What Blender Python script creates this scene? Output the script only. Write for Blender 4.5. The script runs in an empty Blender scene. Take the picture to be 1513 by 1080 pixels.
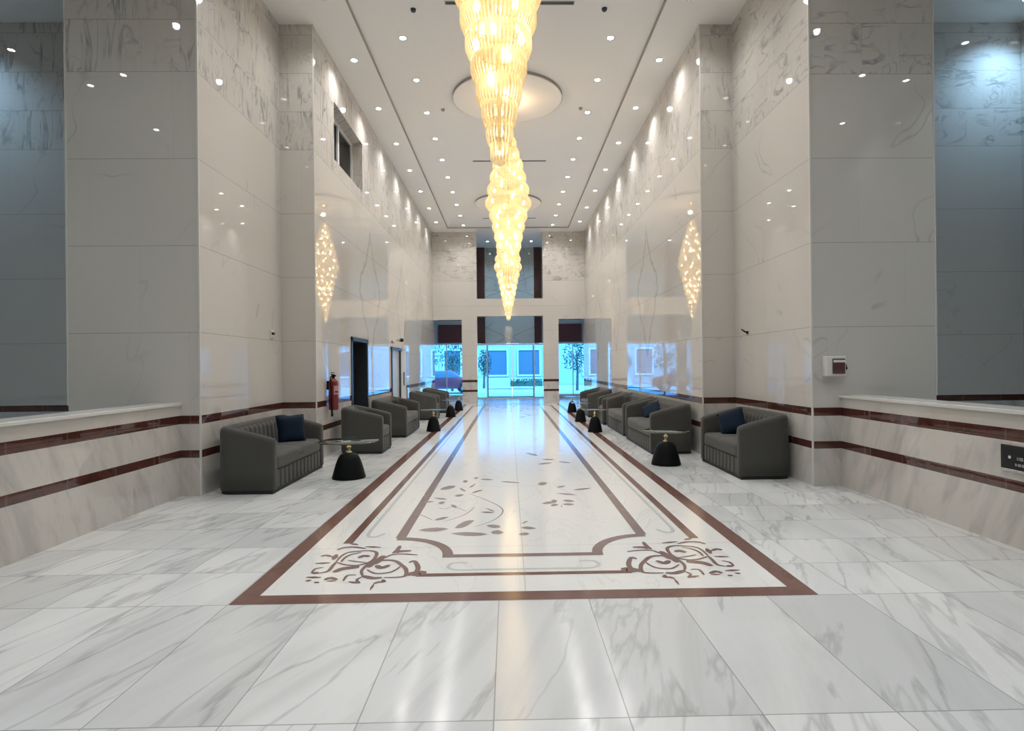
import bpy, bmesh, math, random
from mathutils import Vector, Matrix, noise
random.seed(7)
PI = math.pi
sc = bpy.context.scene
COL = sc.collection

# ------------------------------------------------------------------ materials
def nodes_of(name):
    m = bpy.data.materials.new(name); m.use_nodes = True
    nt = m.node_tree
    return m, nt, nt.nodes['Principled BSDF']

def simple(name, col, rough=.5, metal=0., emis=None, estr=0., coat=0., spec=.5, sheen=0., var=0., vscale=30.):
    m, nt, b = nodes_of(name)
    b.inputs['Base Color'].default_value = (*col, 1)
    b.inputs['Roughness'].default_value = rough
    b.inputs['Metallic'].default_value = metal
    b.inputs['Coat Weight'].default_value = coat
    b.inputs['Specular IOR Level'].default_value = spec
    if sheen: b.inputs['Sheen Weight'].default_value = sheen
    if emis:
        b.inputs['Emission Color'].default_value = (*emis, 1); b.inputs['Emission Strength'].default_value = estr
    if var:
        tc = nt.nodes.new('ShaderNodeTexCoord'); n = nt.nodes.new('ShaderNodeTexNoise')
        n.inputs['Scale'].default_value = vscale; n.inputs['Detail'].default_value = 6
        nt.links.new(tc.outputs['Object'], n.inputs['Vector'])
        mx = nt.nodes.new('ShaderNodeMix'); mx.data_type = 'RGBA'
        mx.inputs[6].default_value = (*[c * (1 - var) for c in col], 1); mx.inputs[7].default_value = (*[min(1, c * (1 + var)) for c in col], 1)
        nt.links.new(n.outputs['Fac'], mx.inputs[0]); nt.links.new(mx.outputs[2], b.inputs['Base Color'])
        bp = nt.nodes.new('ShaderNodeBump'); bp.inputs['Strength'].default_value = .15; bp.inputs['Distance'].default_value = .004
        nt.links.new(n.outputs['Fac'], bp.inputs['Height']); nt.links.new(bp.outputs[0], b.inputs['Normal'])
    return m

class NG:
    """tiny helper for building shader maths"""
    def __init__(s, nt): s.nt = nt
    def _set(s, sock, v):
        if hasattr(v, 'is_linked') or isinstance(v, bpy.types.NodeSocket): s.nt.links.new(v, sock)
        else: sock.default_value = v
    def m(s, op, a, b=0., c=None, clamp=False):
        n = s.nt.nodes.new('ShaderNodeMath'); n.operation = op; n.use_clamp = clamp
        s._set(n.inputs[0], a); s._set(n.inputs[1], b)
        if c is not None: s._set(n.inputs[2], c)
        return n.outputs[0]
    def xyz(s, x, y, z):
        n = s.nt.nodes.new('ShaderNodeCombineXYZ')
        s._set(n.inputs[0], x); s._set(n.inputs[1], y); s._set(n.inputs[2], z); return n.outputs[0]
    def noise(s, v, scale, detail=3., rough=.5, dist=0.):
        n = s.nt.nodes.new('ShaderNodeTexNoise'); s.nt.links.new(v, n.inputs['Vector'])
        n.inputs['Scale'].default_value = scale; n.inputs['Detail'].default_value = detail
        n.inputs['Roughness'].default_value = rough; n.inputs['Distortion'].default_value = dist
        return n.outputs['Fac']
    def white(s, v):
        n = s.nt.nodes.new('ShaderNodeTexWhiteNoise'); n.noise_dimensions = '3D'; s.nt.links.new(v, n.inputs['Vector']); return n.outputs['Value']
    def mixc(s, f, a, b):
        n = s.nt.nodes.new('ShaderNodeMix'); n.data_type = 'RGBA'
        s._set(n.inputs[0], f)
        for i, c in ((6, a), (7, b)):
            if isinstance(c, tuple): n.inputs[i].default_value = (*c, 1)
            else: s.nt.links.new(c, n.inputs[i])
        return n.outputs[2]
    def mixf(s, f, a, b):
        n = s.nt.nodes.new('ShaderNodeMix'); n.data_type = 'FLOAT'
        s._set(n.inputs[0], f); s._set(n.inputs[2], a); s._set(n.inputs[3], b); return n.outputs[0]
    def gt(s, a, b): return s.m('GREATER_THAN', a, b)
    def band(s, v, lo, hi): return s.m('MULTIPLY', s.m('GREATER_THAN', v, lo), s.m('LESS_THAN', v, hi))
    def pos(s):
        g = s.nt.nodes.new('ShaderNodeNewGeometry'); x = s.nt.nodes.new('ShaderNodeSeparateXYZ')
        s.nt.links.new(g.outputs['Position'], x.inputs[0]); return x.outputs[0], x.outputs[1], x.outputs[2]
    def veins(s, v, scale, width, dist=1.5, detail=4.):
        """thin dark lines where a noise crosses its middle: 1 on a vein, 0 off it"""
        n = s.noise(v, scale, detail, .55, dist)
        d = s.m('ABSOLUTE', s.m('SUBTRACT', n, .5))
        return s.m('SUBTRACT', 1., s.m('DIVIDE', d, width), clamp=True)
    def edge(s, f, size, w):
        """joint mask from a fractional coordinate f of a cell of this size"""
        d = s.m('MULTIPLY', s.m('MINIMUM', f, s.m('SUBTRACT', 1., f)), size)
        return s.m('LESS_THAN', d, w)

def marble_wall(name, base=(.58, .555, .515), cool=False, bands=True, horiz=False, rough=.018, xv=False, diamonds=False):
    m, nt, b = nodes_of(name); g = NG(nt)
    x, y, z = g.pos()
    u = g.m('ADD', x, y)
    up = g.gt(z, 5.03)
    # rows and columns
    rl = g.m('DIVIDE', g.m('SUBTRACT', z, .91), 1.03); ru = g.m('DIVIDE', g.m('SUBTRACT', z, 5.03), .62)
    r = g.mixf(up, rl, g.m('ADD', ru, 20.))
    cw = g.mixf(up, 1.55, .46)
    off = g.m('MULTIPLY', g.m('FLOOR', r), .37)
    c = g.m('ADD', g.m('DIVIDE', u, cw), off)
    cell = g.xyz(g.m('FLOOR', c), g.m('FLOOR', r), 3.)
    rnd = g.white(cell)
    rnd2 = g.white(g.xyz(g.m('FLOOR', c), g.m('FLOOR', r), 9.))
    fr = g.m('FRACT', r); fc = g.m('FRACT', c)
    rh = g.mixf(up, 1.03, .62)
    joint = g.m('MAXIMUM', g.edge(fr, rh, .004), g.m('MULTIPLY', g.edge(fc, cw, .002), .35))
    # strong book-matched veins in the upper courses
    vu = g.m('ADD', u, g.m('MULTIPLY', rnd, 7.)); vz = g.m('ADD', z, g.m('MULTIPLY', rnd2, 5.))
    if horiz: pu = g.xyz(g.m('MULTIPLY', vu, .55), g.m('MULTIPLY', vz, 1.7), rnd)
    else: pu = g.xyz(g.m('MULTIPLY', vu, 2.6), g.m('MULTIPLY', vz, .45), rnd)
    strong = g.m('MULTIPLY', g.m('MAXIMUM', g.veins(pu, 1.5, .034, .7, 3.), g.m('MULTIPLY', g.veins(g.xyz(vz, vu, rnd2), 2.0, .02, 1.0, 3.), .7)), g.m('MULTIPLY', g.m('SUBTRACT', g.noise(g.xyz(vu, vz, 2.), 2.4, 3.), .38, clamp=True), 3.6, None, True))
    soft = g.noise(pu, 2.0, 4., .6, 1.2)
    # faint long veins in the big slabs
    pl = g.xyz(g.m('ADD', g.m('MULTIPLY', u, .8), g.m('MULTIPLY', rnd, 9.)), g.m('SUBTRACT', g.m('MULTIPLY', z, .9), g.m('MULTIPLY', u, .5)), rnd2)
    faint = g.m('MULTIPLY', g.veins(pl, .8, .008, .3, 2.5), g.m('MULTIPLY', g.m('SUBTRACT', g.noise(pl, 1.1, 2.), .48, clamp=True), 5., None, True))
    lowv = g.m('MULTIPLY', g.m('SUBTRACT', g.noise(g.xyz(g.m('ADD', g.m('MULTIPLY', u, 3.2), g.m('MULTIPLY', z, 1.3)), g.m('MULTIPLY', z, .8), rnd), 1.7, 6., .62, .5), .47, clamp=True), 3.4)
    dado = g.m('LESS_THAN', z, .86)
    vein = g.mixf(up, g.mixf(dado, g.m('MULTIPLY', faint, .38), g.m('MULTIPLY', lowv, .5)), g.m('MULTIPLY', strong, .8))
    lum = g.mixf(up, g.mixf(dado, g.m('MULTIPLY', rnd, .07), g.m('MULTIPLY', soft, .16)), g.m('ADD', g.m('MULTIPLY', rnd, .12), g.m('MULTIPLY', soft, .10)))
    lum = g.m('ADD', lum, g.m('MULTIPLY', g.noise(g.xyz(u, z, 1.), .9, 3.), .06))
    dark = tuple(k * .62 for k in base)
    col = g.mixc(lum, base, dark)
    col = g.mixc(g.m('MINIMUM', vein, .85), col, (base[0] * .33, base[1] * .33, base[2] * .36))
    col = g.mixc(g.m('MULTIPLY', joint, .55), col, (base[0] * .35, base[1] * .34, base[2] * .33))
    if diamonds:        # book-matched slabs: long lozenge veins half way up the hall walls
        for yc, hw, zc, hh in ((13.1, .95, 3.15, 1.35), (16.9, .75, 3.2, 1.3), (20.4, .8, 3.1, 1.3)):
            d = g.m('ADD', g.m('DIVIDE', g.m('ABSOLUTE', g.m('SUBTRACT', y, yc)), hw), g.m('DIVIDE', g.m('ABSOLUTE', g.m('SUBTRACT', z, zc)), hh))
            d = g.m('ADD', g.m('SUBTRACT', d, 1.), g.m('MULTIPLY', g.m('SUBTRACT', g.noise(g.xyz(g.m('ABSOLUTE', g.m('SUBTRACT', y, yc)), z, 5.), 1.6, 3.), .5), .7))
            f = g.m('SUBTRACT', 1., g.m('DIVIDE', g.m('ABSOLUTE', d), .085), clamp=True)
            col = g.mixc(g.m('MULTIPLY', f, .5), col, (base[0] * .45, base[1] * .43, base[2] * .40))
    if xv:              # crossing veins of the matched slabs over the entrance
        d = g.m('SUBTRACT', g.m('MULTIPLY', g.m('ABSOLUTE', g.m('SUBTRACT', x, .06)), .42), g.m('PINGPONG', g.m('SUBTRACT', z, 2.85), 1.2))
        f = g.m('SUBTRACT', 1., g.m('DIVIDE', g.m('ABSOLUTE', g.m('ADD', d, g.m('MULTIPLY', g.m('SUBTRACT', g.noise(g.xyz(x, z, 5.), 1.5, 3.), .5), .25))), .030), clamp=True)
        col = g.mixc(g.m('MULTIPLY', f, .55), col, (base[0] * .3, base[1] * .3, base[2] * .3))
    if bands:
        bm_ = g.m('MAXIMUM', g.band(z, .855, .955), g.band(z, .455, .545))
        bc = g.mixc(g.noise(g.xyz(g.m('MULTIPLY', u, 3.), g.m('MULTIPLY', z, 3.), 0.), 2., 5.), (.030, .011, .008), (.115, .040, .030))
        ju = g.edge(g.m('FRACT', g.m('DIVIDE', u, .62)), .62, .010)
        bc = g.mixc(g.m('MULTIPLY', ju, .16), bc, (.28, .2, .16))
        col = g.mixc(bm_, col, bc)
    nt.links.new(col, b.inputs['Base Color'])
    b.inputs['Roughness'].default_value = rough
    b.inputs['IOR'].default_value = 1.75
    return m

def marble_floor(name, mode):
    """mode 'tiles': the paving outside the inlay; 'slab': the white field inside it"""
    m, nt, b = nodes_of(name); g = NG(nt)
    x, y, z = g.pos()
    if mode == 'tiles':
        front = g.m('LESS_THAN', y, 3.69)
        rw = g.mixf(front, .588, 1.25)
        r = g.m('DIVIDE', g.m('SUBTRACT', 3.69, y), rw)
        c = g.m('DIVIDE', g.m('ADD', x, .08), .576)
        cell = g.xyz(g.m('FLOOR', c), g.m('FLOOR', r), front)
        rnd = g.white(cell); rnd2 = g.white(g.xyz(g.m('FLOOR', r), g.m('FLOOR', c), 5.))
        joint = g.m('MAXIMUM', g.edge(g.m('FRACT', r), rw, .0035), g.edge(g.m('FRACT', c), .576, .003))
        sx = g.m('ADD', x, g.m('MULTIPLY', rnd, 11.)); sy = g.m('ADD', y, g.m('MULTIPLY', rnd2, 8.))
        p = g.xyz(g.m('ADD', g.m('MULTIPLY', sx, 2.2), g.m('MULTIPLY', sy, -.75)), g.m('MULTIPLY', sy, .42), rnd)
        v1 = g.m('MULTIPLY', g.veins(p, .95, .022, .35, 5.), g.m('MULTIPLY', g.noise(p, 2.1, 3.), 1.2))
        v2 = g.m('MULTIPLY', g.m('SUBTRACT', g.noise(p, 1.1, 5., .6, .8), .46, clamp=True), 1.6)
        vein = g.m('ADD', g.m('MULTIPLY', v1, .70), g.m('MULTIPLY', v2, .75), clamp=True)
        col = g.mixc(g.m('MULTIPLY', rnd, .8), (.66, .67, .665), (.50, .51, .51))
        col = g.mixc(vein, col, (.27, .275, .27))
        col = g.mixc(g.m('MULTIPLY', joint, .62), col, (.17, .17, .165))
    else:
        p = g.xyz(g.m('MULTIPLY', x, 1.5), g.m('MULTIPLY', y, .5), 4.)
        v1 = g.m('MULTIPLY', g.veins(p, 1.0, .012, 1.1, 4.), g.noise(p, 1.4, 2.))
        v2 = g.m('MULTIPLY', g.m('SUBTRACT', g.noise(p, .9, 5., .6, .8), .5, clamp=True), .8)
        vein = g.m('ADD', g.m('MULTIPLY', v1, .5), g.m('MULTIPLY', v2, .4), clamp=True)
        col = g.mixc(vein, (.69, .685, .66), (.42, .42, .41))
        seam = g.m('LESS_THAN', g.m('ABSOLUTE', g.m('SUBTRACT', x, .095)), .004)
        row = g.edge(g.m('FRACT', g.m('DIVIDE', y, 2.4)), 2.4, .004)
        col = g.mixc(g.m('MULTIPLY', g.m('MAXIMUM', seam, row), .45), col, (.25, .25, .25))
    nt.links.new(col, b.inputs['Base Color'])
    b.inputs['Roughness'].default_value = .13
    b.inputs['IOR'].default_value = 1.55
    return m

def inlay_mat(name, a, c):
    m, nt, b = nodes_of(name); g = NG(nt)
    x, y, z = g.pos()
    f = g.noise(g.xyz(x, y, 0.), 9., 5.)
    nt.links.new(g.mixc(f, a, c), b.inputs['Base Color'])
    b.inputs['Roughness'].default_value = .14
    return m

M = {}
M['wall'] = marble_wall('marble_wall_beige')
M['wall_hall'] = marble_wall('marble_wall_hall', diamonds=True)
M['wallh'] = marble_wall('marble_wall_horizontal_veins', base=(.58, .56, .525), horiz=True)
M['facade'] = marble_wall('marble_green_grey', base=(.42, .46, .44), bands=False, xv=True)
M['floor'] = marble_floor('marble_paving', 'tiles')
M['slab'] = marble_floor('marble_white_field', 'slab')
M['brown'] = inlay_mat('brown_marble_inlay', (.10, .045, .036), (.17, .080, .064))
M['taupe'] = inlay_mat('taupe_marble_inlay', (.15, .105, .095), (.22, .16, .145))
M['motif'] = inlay_mat('rose_brown_inlay', (.13, .075, .068), (.20, .115, .105))
M['leaf'] = inlay_mat('grey_brown_inlay', (.22, .18, .165), (.32, .27, .25))
M['green'] = inlay_mat('pale_green_inlay', (.42, .44, .41), (.52, .54, .50))
M['ceiling'] = simple('white_plaster', (.84, .83, .81), .55)
M['groove'] = simple('grey_plaster_and_rim_shade', (.36, .33, .31), .7)
M['cap'] = simple('pale_stone_cap', (.62, .61, .58), .15, var=.08, vscale=5)
M['steel'] = simple('brushed_steel', (.62, .62, .60), .25, 1.)
M['brass'] = simple('polished_brass', (.80, .66, .36), .2, 1.)
M['fabric'] = simple('grey_velvet', (.060, .059, .053), .85, sheen=.12, var=.10, vscale=60, spec=.2)
M['fabric_d'] = simple('charcoal_velvet', (.090, .089, .083), .85, sheen=.3, var=.10, vscale=60, spec=.2)
M['plinth'] = simple('black_plinth', (.006, .006, .006), .6)
M['blue'] = simple('navy_velvet', (.002, .010, .024), .85, sheen=.02, var=.2, vscale=40, spec=.2)
M['black'] = simple('black_satin', (.003, .0035, .004), .5, var=.1, vscale=15, spec=.15)
M['blackm'] = simple('matt_black', (.004, .004, .005), .7)
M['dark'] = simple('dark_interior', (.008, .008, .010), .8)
M['frame_d'] = simple('dark_grey_metal', (.06, .07, .08), .35, .6)
M['frame_w'] = simple('white_metal', (.72, .74, .75), .3)
M['grey_leaf'] = simple('pale_grey_door', (.45, .50, .55), .25)
M['wood'] = simple('dark_red_wood', (.050, .012, .009), .25, coat=.3, var=.25, vscale=4)
M['wine'] = simple('wine_red_panel', (.085, .022, .022), .5)
M['red'] = simple('extinguisher_red', (.16, .008, .010), .3, coat=.3)
M['paper'] = simple('white_label', (.42, .26, .25), .5)
M['plastic'] = simple('white_plastic', (.66, .66, .63), .35)
M['smoke'] = simple('smoked_window', (.10, .06, .06), .15, coat=.5)
M['switch_r'] = simple('maroon_switch', (.12, .03, .03), .4)
M['bright'] = simple('sign_lettering', (.55, .55, .55), .4)
M['lamp'] = simple('lamp_lens', (1, 1, 1), .4, emis=(1., .97, .93), estr=28.)
M['bulb'] = simple('warm_bulb', (1, .9, .7), .4, emis=(1., .88, .66), estr=22.)
M['grass'] = simple('lawn', (.05, .12, .05), .9, var=.3, vscale=3)
M['leafg'] = simple('tree_leaves', (.04, .10, .06), .7, var=.4, vscale=2)
M['bark'] = simple('tree_bark', (.10, .07, .05), .9, var=.3, vscale=8)
M['pave'] = simple('outdoor_paving', (.55, .55, .53), .7, var=.06, vscale=1)
M['bwall'] = simple('outdoor_render', (.42, .42, .41), .8, var=.05, vscale=1)
M['bglass'] = simple('outdoor_glass', (.10, .14, .17), .1)
M['car'] = simple('red_car_paint', (.32, .05, .06), .3, coat=.6)
M['tyre'] = simple('tyre', (.015, .015, .015), .8)

def glass_mat(name, tint, gloss=.12):
    m = bpy.data.materials.new(name); m.use_nodes = True; nt = m.node_tree
    nt.nodes.remove(nt.nodes['Principled BSDF']); out = nt.nodes['Material Output']
    t = nt.nodes.new('ShaderNodeBsdfTransparent'); t.inputs[0].default_value = (*tint, 1)
    gl = nt.nodes.new('ShaderNodeBsdfGlossy'); gl.inputs['Roughness'].default_value = .02; gl.inputs[0].default_value = (.9, .95, .95, 1)
    lw = nt.nodes.new('ShaderNodeFresnel'); lw.inputs[0].default_value = 1.45
    ad = nt.nodes.new('ShaderNodeMath'); ad.operation = 'MULTIPLY'; ad.use_clamp = True; ad.inputs[1].default_value = gloss * 10
    nt.links.new(lw.outputs[0], ad.inputs[0])
    mx = nt.nodes.new('ShaderNodeMixShader'); nt.links.new(ad.outputs[0], mx.inputs[0])
    nt.links.new(t.outputs[0], mx.inputs[1]); nt.links.new(gl.outputs[0], mx.inputs[2]); nt.links.new(mx.outputs[0], out.inputs[0])
    return m
M['glass'] = glass_mat('entrance_glass', (.36, .66, .92), .08)
M['tglass'] = glass_mat('table_glass', (.80, .86, .84), .14)
M['wglass'] = simple('dark_window_glass', (.003, .004, .005), .08, spec=.12)

def crystal_mat():
    m = bpy.data.materials.new('amber_crystal'); m.use_nodes = True; nt = m.node_tree
    b = nt.nodes['Principled BSDF']; out = nt.nodes['Material Output']
    b.inputs['Base Color'].default_value = (.84, .75, .56, 1); b.inputs['Roughness'].default_value = .12
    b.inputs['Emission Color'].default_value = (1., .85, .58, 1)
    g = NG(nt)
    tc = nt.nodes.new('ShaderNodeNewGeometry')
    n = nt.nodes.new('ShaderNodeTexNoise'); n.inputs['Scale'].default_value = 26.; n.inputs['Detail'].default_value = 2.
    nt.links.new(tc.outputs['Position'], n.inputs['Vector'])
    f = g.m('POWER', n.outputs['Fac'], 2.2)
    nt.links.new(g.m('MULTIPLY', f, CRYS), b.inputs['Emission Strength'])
    t = nt.nodes.new('ShaderNodeBsdfTransparent'); t.inputs[0].default_value = (1., .95, .85, 1)
    tr = nt.nodes.new('ShaderNodeBsdfTranslucent'); tr.inputs[0].default_value = (.85, .76, .55, 1)
    m1 = nt.nodes.new('ShaderNodeMixShader'); m1.inputs[0].default_value = .45
    nt.links.new(b.outputs[0], m1.inputs[1]); nt.links.new(tr.outputs[0], m1.inputs[2])
    m2 = nt.nodes.new('ShaderNodeMixShader'); m2.inputs[0].default_value = .22
    nt.links.new(m1.outputs[0], m2.inputs[1]); nt.links.new(t.outputs[0], m2.inputs[2])
    nt.links.new(m2.outputs[0], out.inputs[0])
    return m
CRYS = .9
M['crystal'] = crystal_mat()

# ------------------------------------------------------------------ mesh helpers
class MB:
    def __init__(s): s.v = []; s.f = []; s.mi = []
    def add(s, verts, faces, mi=0):
        o = len(s.v); s.v += [tuple(v) for v in verts]; s.f += [tuple(i + o for i in f) for f in faces]; s.mi += [mi] * len(faces); return s
    def box(s, x0, x1, y0, y1, z0, z1, mi=0):
        return s.add([(x0, y0, z0), (x1, y0, z0), (x1, y1, z0), (x0, y1, z0), (x0, y0, z1), (x1, y0, z1), (x1, y1, z1), (x0, y1, z1)],
                     [(0, 3, 2, 1), (4, 5, 6, 7), (0, 1, 5, 4), (1, 2, 6, 5), (2, 3, 7, 6), (3, 0, 4, 7)], mi)
    def grid(s, pts, close_u=False, close_v=False, mi=0, flip=False):
        nu, nv = len(pts), len(pts[0]); fs = []
        for i in range(nu if close_u else nu - 1):
            for j in range(nv if close_v else nv - 1):
                a, b_, c, d = i * nv + j, ((i + 1) % nu) * nv + j, ((i + 1) % nu) * nv + (j + 1) % nv, i * nv + (j + 1) % nv
                fs.append((a, d, c, b_) if flip else (a, b_, c, d))
        return s.add([p for r in pts for p in r], fs, mi)
    def lathe(s, prof, n=32, c=(0, 0, 0), mi=0, caps=True):
        pts = [[(c[0] + r * math.cos(2 * PI * k / n), c[1] + r * math.sin(2 * PI * k / n), c[2] + z) for k in range(n)] for r, z in prof]
        o = len(s.v); s.grid(pts, close_v=True, mi=mi, flip=True)
        if caps:
            L = len(prof)
            s.f.append(tuple(o + k for k in reversed(range(n)))); s.mi.append(mi)
            s.f.append(tuple(o + (L - 1) * n + k for k in range(n))); s.mi.append(mi)
        return s
    def tube(s, path, r, n=8, mi=0, caps=True):
        P = [Vector(p) for p in path]; rings = []
        up = Vector((0, 0, 1)); prev = None
        for i, p in enumerate(P):
            t = (P[min(i + 1, len(P) - 1)] - P[max(i - 1, 0)]).normalized()
            if prev is None: a = t.cross(up if abs(t.z) < .9 else Vector((1, 0, 0))).normalized()
            else: a = (prev - t * prev.dot(t)).normalized()
            prev = a; b_ = t.cross(a); rr = r[i] if isinstance(r, (list, tuple)) else r
            rings.append([tuple(p + (a * math.cos(2 * PI * k / n) + b_ * math.sin(2 * PI * k / n)) * rr) for k in range(n)])
        o = len(s.v); s.grid(rings, close_v=True, mi=mi)
        if caps:
            L = len(rings)
            s.f.append(tuple(o + k for k in reversed(range(n)))); s.mi.append(mi)
            s.f.append(tuple(o + (L - 1) * n + k for k in range(n))); s.mi.append(mi)
        return s
    def rbox(s, c, h, r, n=8, bulge=0., mi=0, func=None):
        """rounded box (centre, half sizes, corner radius)"""
        def mp(p):
            q = [p[i] * h[i] for i in range(3)]
            inn = [max(-(h[i] - r), min(h[i] - r, q[i])) for i in range(3)]
            d = Vector([q[i] - inn[i] for i in range(3)])
            if d.length > 1e-9: d = d.normalized() * r
            o = [inn[i] + d[i] for i in range(3)]
            if bulge: o[2] += bulge * (1 if p[2] > 0 else -.3) * max(0, 1 - p[0] ** 2) * max(0, 1 - p[1] ** 2) * abs(p[2])
            o = Vector((o[0] + c[0], o[1] + c[1], o[2] + c[2]))
            return func(o) if func else o
        ts = [[], [], []]
        for i in range(3):
            k = max(.001, r / h[i]); t = [-1, -1 + k * .3, -1 + k * .7, -1 + k]
            m_ = max(1, n); t += [(-1 + k) + (2 - 2 * k) * j / m_ for j in range(1, m_)] + [1 - k, 1 - k * .7, 1 - k * .3, 1]
            ts[i] = t
        for ax in range(3):
            a, b_ = (ax + 1) % 3, (ax + 2) % 3
            for sg in (-1, 1):
                rows = []
                for ta in ts[a]:
                    row = []
                    for tb in ts[b_]:
                        p = [0, 0, 0]; p[ax] = sg; p[a] = ta; p[b_] = tb; row.append(tuple(mp(p)))
                    rows.append(row)
                s.grid(rows, mi=mi, flip=(sg < 0))
        return s
    def build(s, name, mats, parent=None, smooth=False, merge=0.):
        me = bpy.data.meshes.new(name); me.from_pydata(s.v, [], s.f); me.update()
        if not isinstance(mats, (list, tuple)): mats = [mats]
        for m_ in mats: me.materials.append(m_)
        me.polygons.foreach_set('material_index', s.mi)
        if merge:
            bm = bmesh.new(); bm.from_mesh(me); bmesh.ops.remove_doubles(bm, verts=bm.verts, dist=merge)
            bmesh.ops.recalc_face_normals(bm, faces=bm.faces); bm.to_mesh(me); bm.free()
        if smooth:
            me.polygons.foreach_set('use_smooth', [True] * len(me.polygons))
            if smooth != 'all':
                try: me.set_sharp_from_angle(angle=math.radians(38))
                except Exception: pass
        o = bpy.data.objects.new(name, me); COL.objects.link(o)
        if parent is not None: o.parent = parent
        return o

def tag(o, label=None, cat=None, group=None, kind=None):
    if label: o['label'] = label
    if cat: o['category'] = cat
    if group: o['group'] = group
    if kind: o['kind'] = kind
    return o
def empty(name, loc=(0, 0, 0), rz=0., label=None, cat=None, group=None, kind=None):
    o = bpy.data.objects.new(name, None); COL.objects.link(o); o.location = loc; o.rotation_euler = (0, 0, rz)
    o.empty_display_size = .2
    return tag(o, label, cat, group, kind)
def struct(o, label=None): o['kind'] = 'structure'; 
def S(mb, name, mat, label, parent=None, **k):
    o = mb.build(name, mat, parent, **k)
    if parent is None: tag(o, label, None, None, 'structure'); o['category'] = cat_of(name)
    return o
def cat_of(name): return name.split('_')[0]
def kids(o): return [c for c in bpy.data.objects if c.parent == o]
def copy_tree(o, parent=None):
    c = o.copy(); COL.objects.link(c)
    if parent is not None: c.parent = parent
    for ch in kids_cache(o): copy_tree(ch, c)
    return c
_kc = {}
def kids_cache(o):
    if o.name not in _kc: _kc[o.name] = kids(o)
    return _kc[o.name]

# floor motif, traced as metres on the floor
MOTIF=[([(-1.35,4.46),(-1.35,4.6),(-1.32,4.69),(-1.24,4.72),(-1.16,4.73),(-1.09,4.68),(-1.07,4.57),(-1.08,4.47),(-1.12,4.41),(-1.18,4.38),(-1.26,4.4),(-1.32,4.44),(-1.35,4.46)],0.022),([(-1.31,4.46),(-1.31,4.56),(-1.28,4.64),(-1.21,4.69)],0.018),([(-1.27,4.5),(-1.2,4.47),(-1.11,4.44)],0.016),([(-1.2,4.55),(-1.17,4.6),(-1.12,4.58)],0.038),([(-1.07,4.16),(-1.1,4.25),(-1.1,4.33),(-1.08,4.41),(-1.04,4.46),(-0.98,4.49),(-0.9,4.47),(-0.84,4.39),(-0.78,4.28),(-0.76,4.15),(-0.82,4.12),(-0.91,4.12)],0.027),([(-1.07,4.29),(-1.02,4.23),(-0.97,4.2),(-0.89,4.22),(-0.85,4.28),(-0.83,4.36)],0.018),([(-1.07,4.16),(-1.04,4.14),(-0.98,4.11),(-0.92,4.12)],0.036),([(-1.02,4.38),(-0.97,4.32),(-0.92,4.38)],0.04),([(-1.05,4.4),(-1.03,4.48),(-1.01,4.6)],0.049),([(-1.07,4.33),(-1.06,4.4),(-1.05,4.46)],0.034),([(-1.3,4.24),(-1.26,4.31),(-1.18,4.34),(-1.14,4.35)],0.049),([(-0.95,4.65),(-0.93,4.74),(-0.93,4.85)],0.029),([(-0.93,4.66),(-0.9,4.7),(-0.81,4.71)],0.04),([(-0.99,4.54),(-0.95,4.62),(-0.85,4.63),(-0.74,4.6)],0.02),([(-0.78,4.42),(-0.75,4.46),(-0.71,4.37),(-0.69,4.27),(-0.71,4.18),(-0.75,4.15)],0.029),([(-0.7,4.14),(-0.67,4.2),(-0.62,4.19)],0.063),([(-1.43,4.76),(-1.39,4.82),(-1.3,4.83),(-1.2,4.78)],0.025),([(-1.37,4.93),(-1.29,4.89)],0.029),([(-1.22,4.84),(-1.08,4.81)],0.029),([(-1.51,4.6),(-1.48,4.63),(-1.42,4.59)],0.027),([(-1.5,4.44),(-1.39,4.45)],0.029),([(-1.46,4.23),(-1.46,4.32),(-1.41,4.35)],0.016),([(-1.46,4.24),(-1.4,4.23)],0.034),([(-1.4,4.23),(-1.35,4.27),(-1.35,4.38),(-1.35,4.46)],0.022),([(-1.39,4.52),(-1.4,4.65)],0.038),([(-1.45,4.08),(-1.41,4.09)],0.027),([(-1.47,4.15),(-1.36,4.14)],0.029),([(-1.38,4.05),(-1.34,4.04)],0.025),([(-1.32,4.09),(-1.29,4.13),(-1.23,4.09)],0.029),([(-1.3,4.07),(-1.23,4.07)],0.02),([(-1.18,4.06),(-1.18,4.17),(-1.12,4.18)],0.016),([(-1.14,4.05),(-1.05,4.02)],0.027),([(-1.05,4.02),(-1.09,4.08),(-1.07,4.14)],0.016),([(-0.95,4.0),(-0.93,4.03),(-0.89,4.04),(-0.91,4.08)],0.025),([(-0.95,4.0),(-0.95,3.89)],0.016)]
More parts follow.
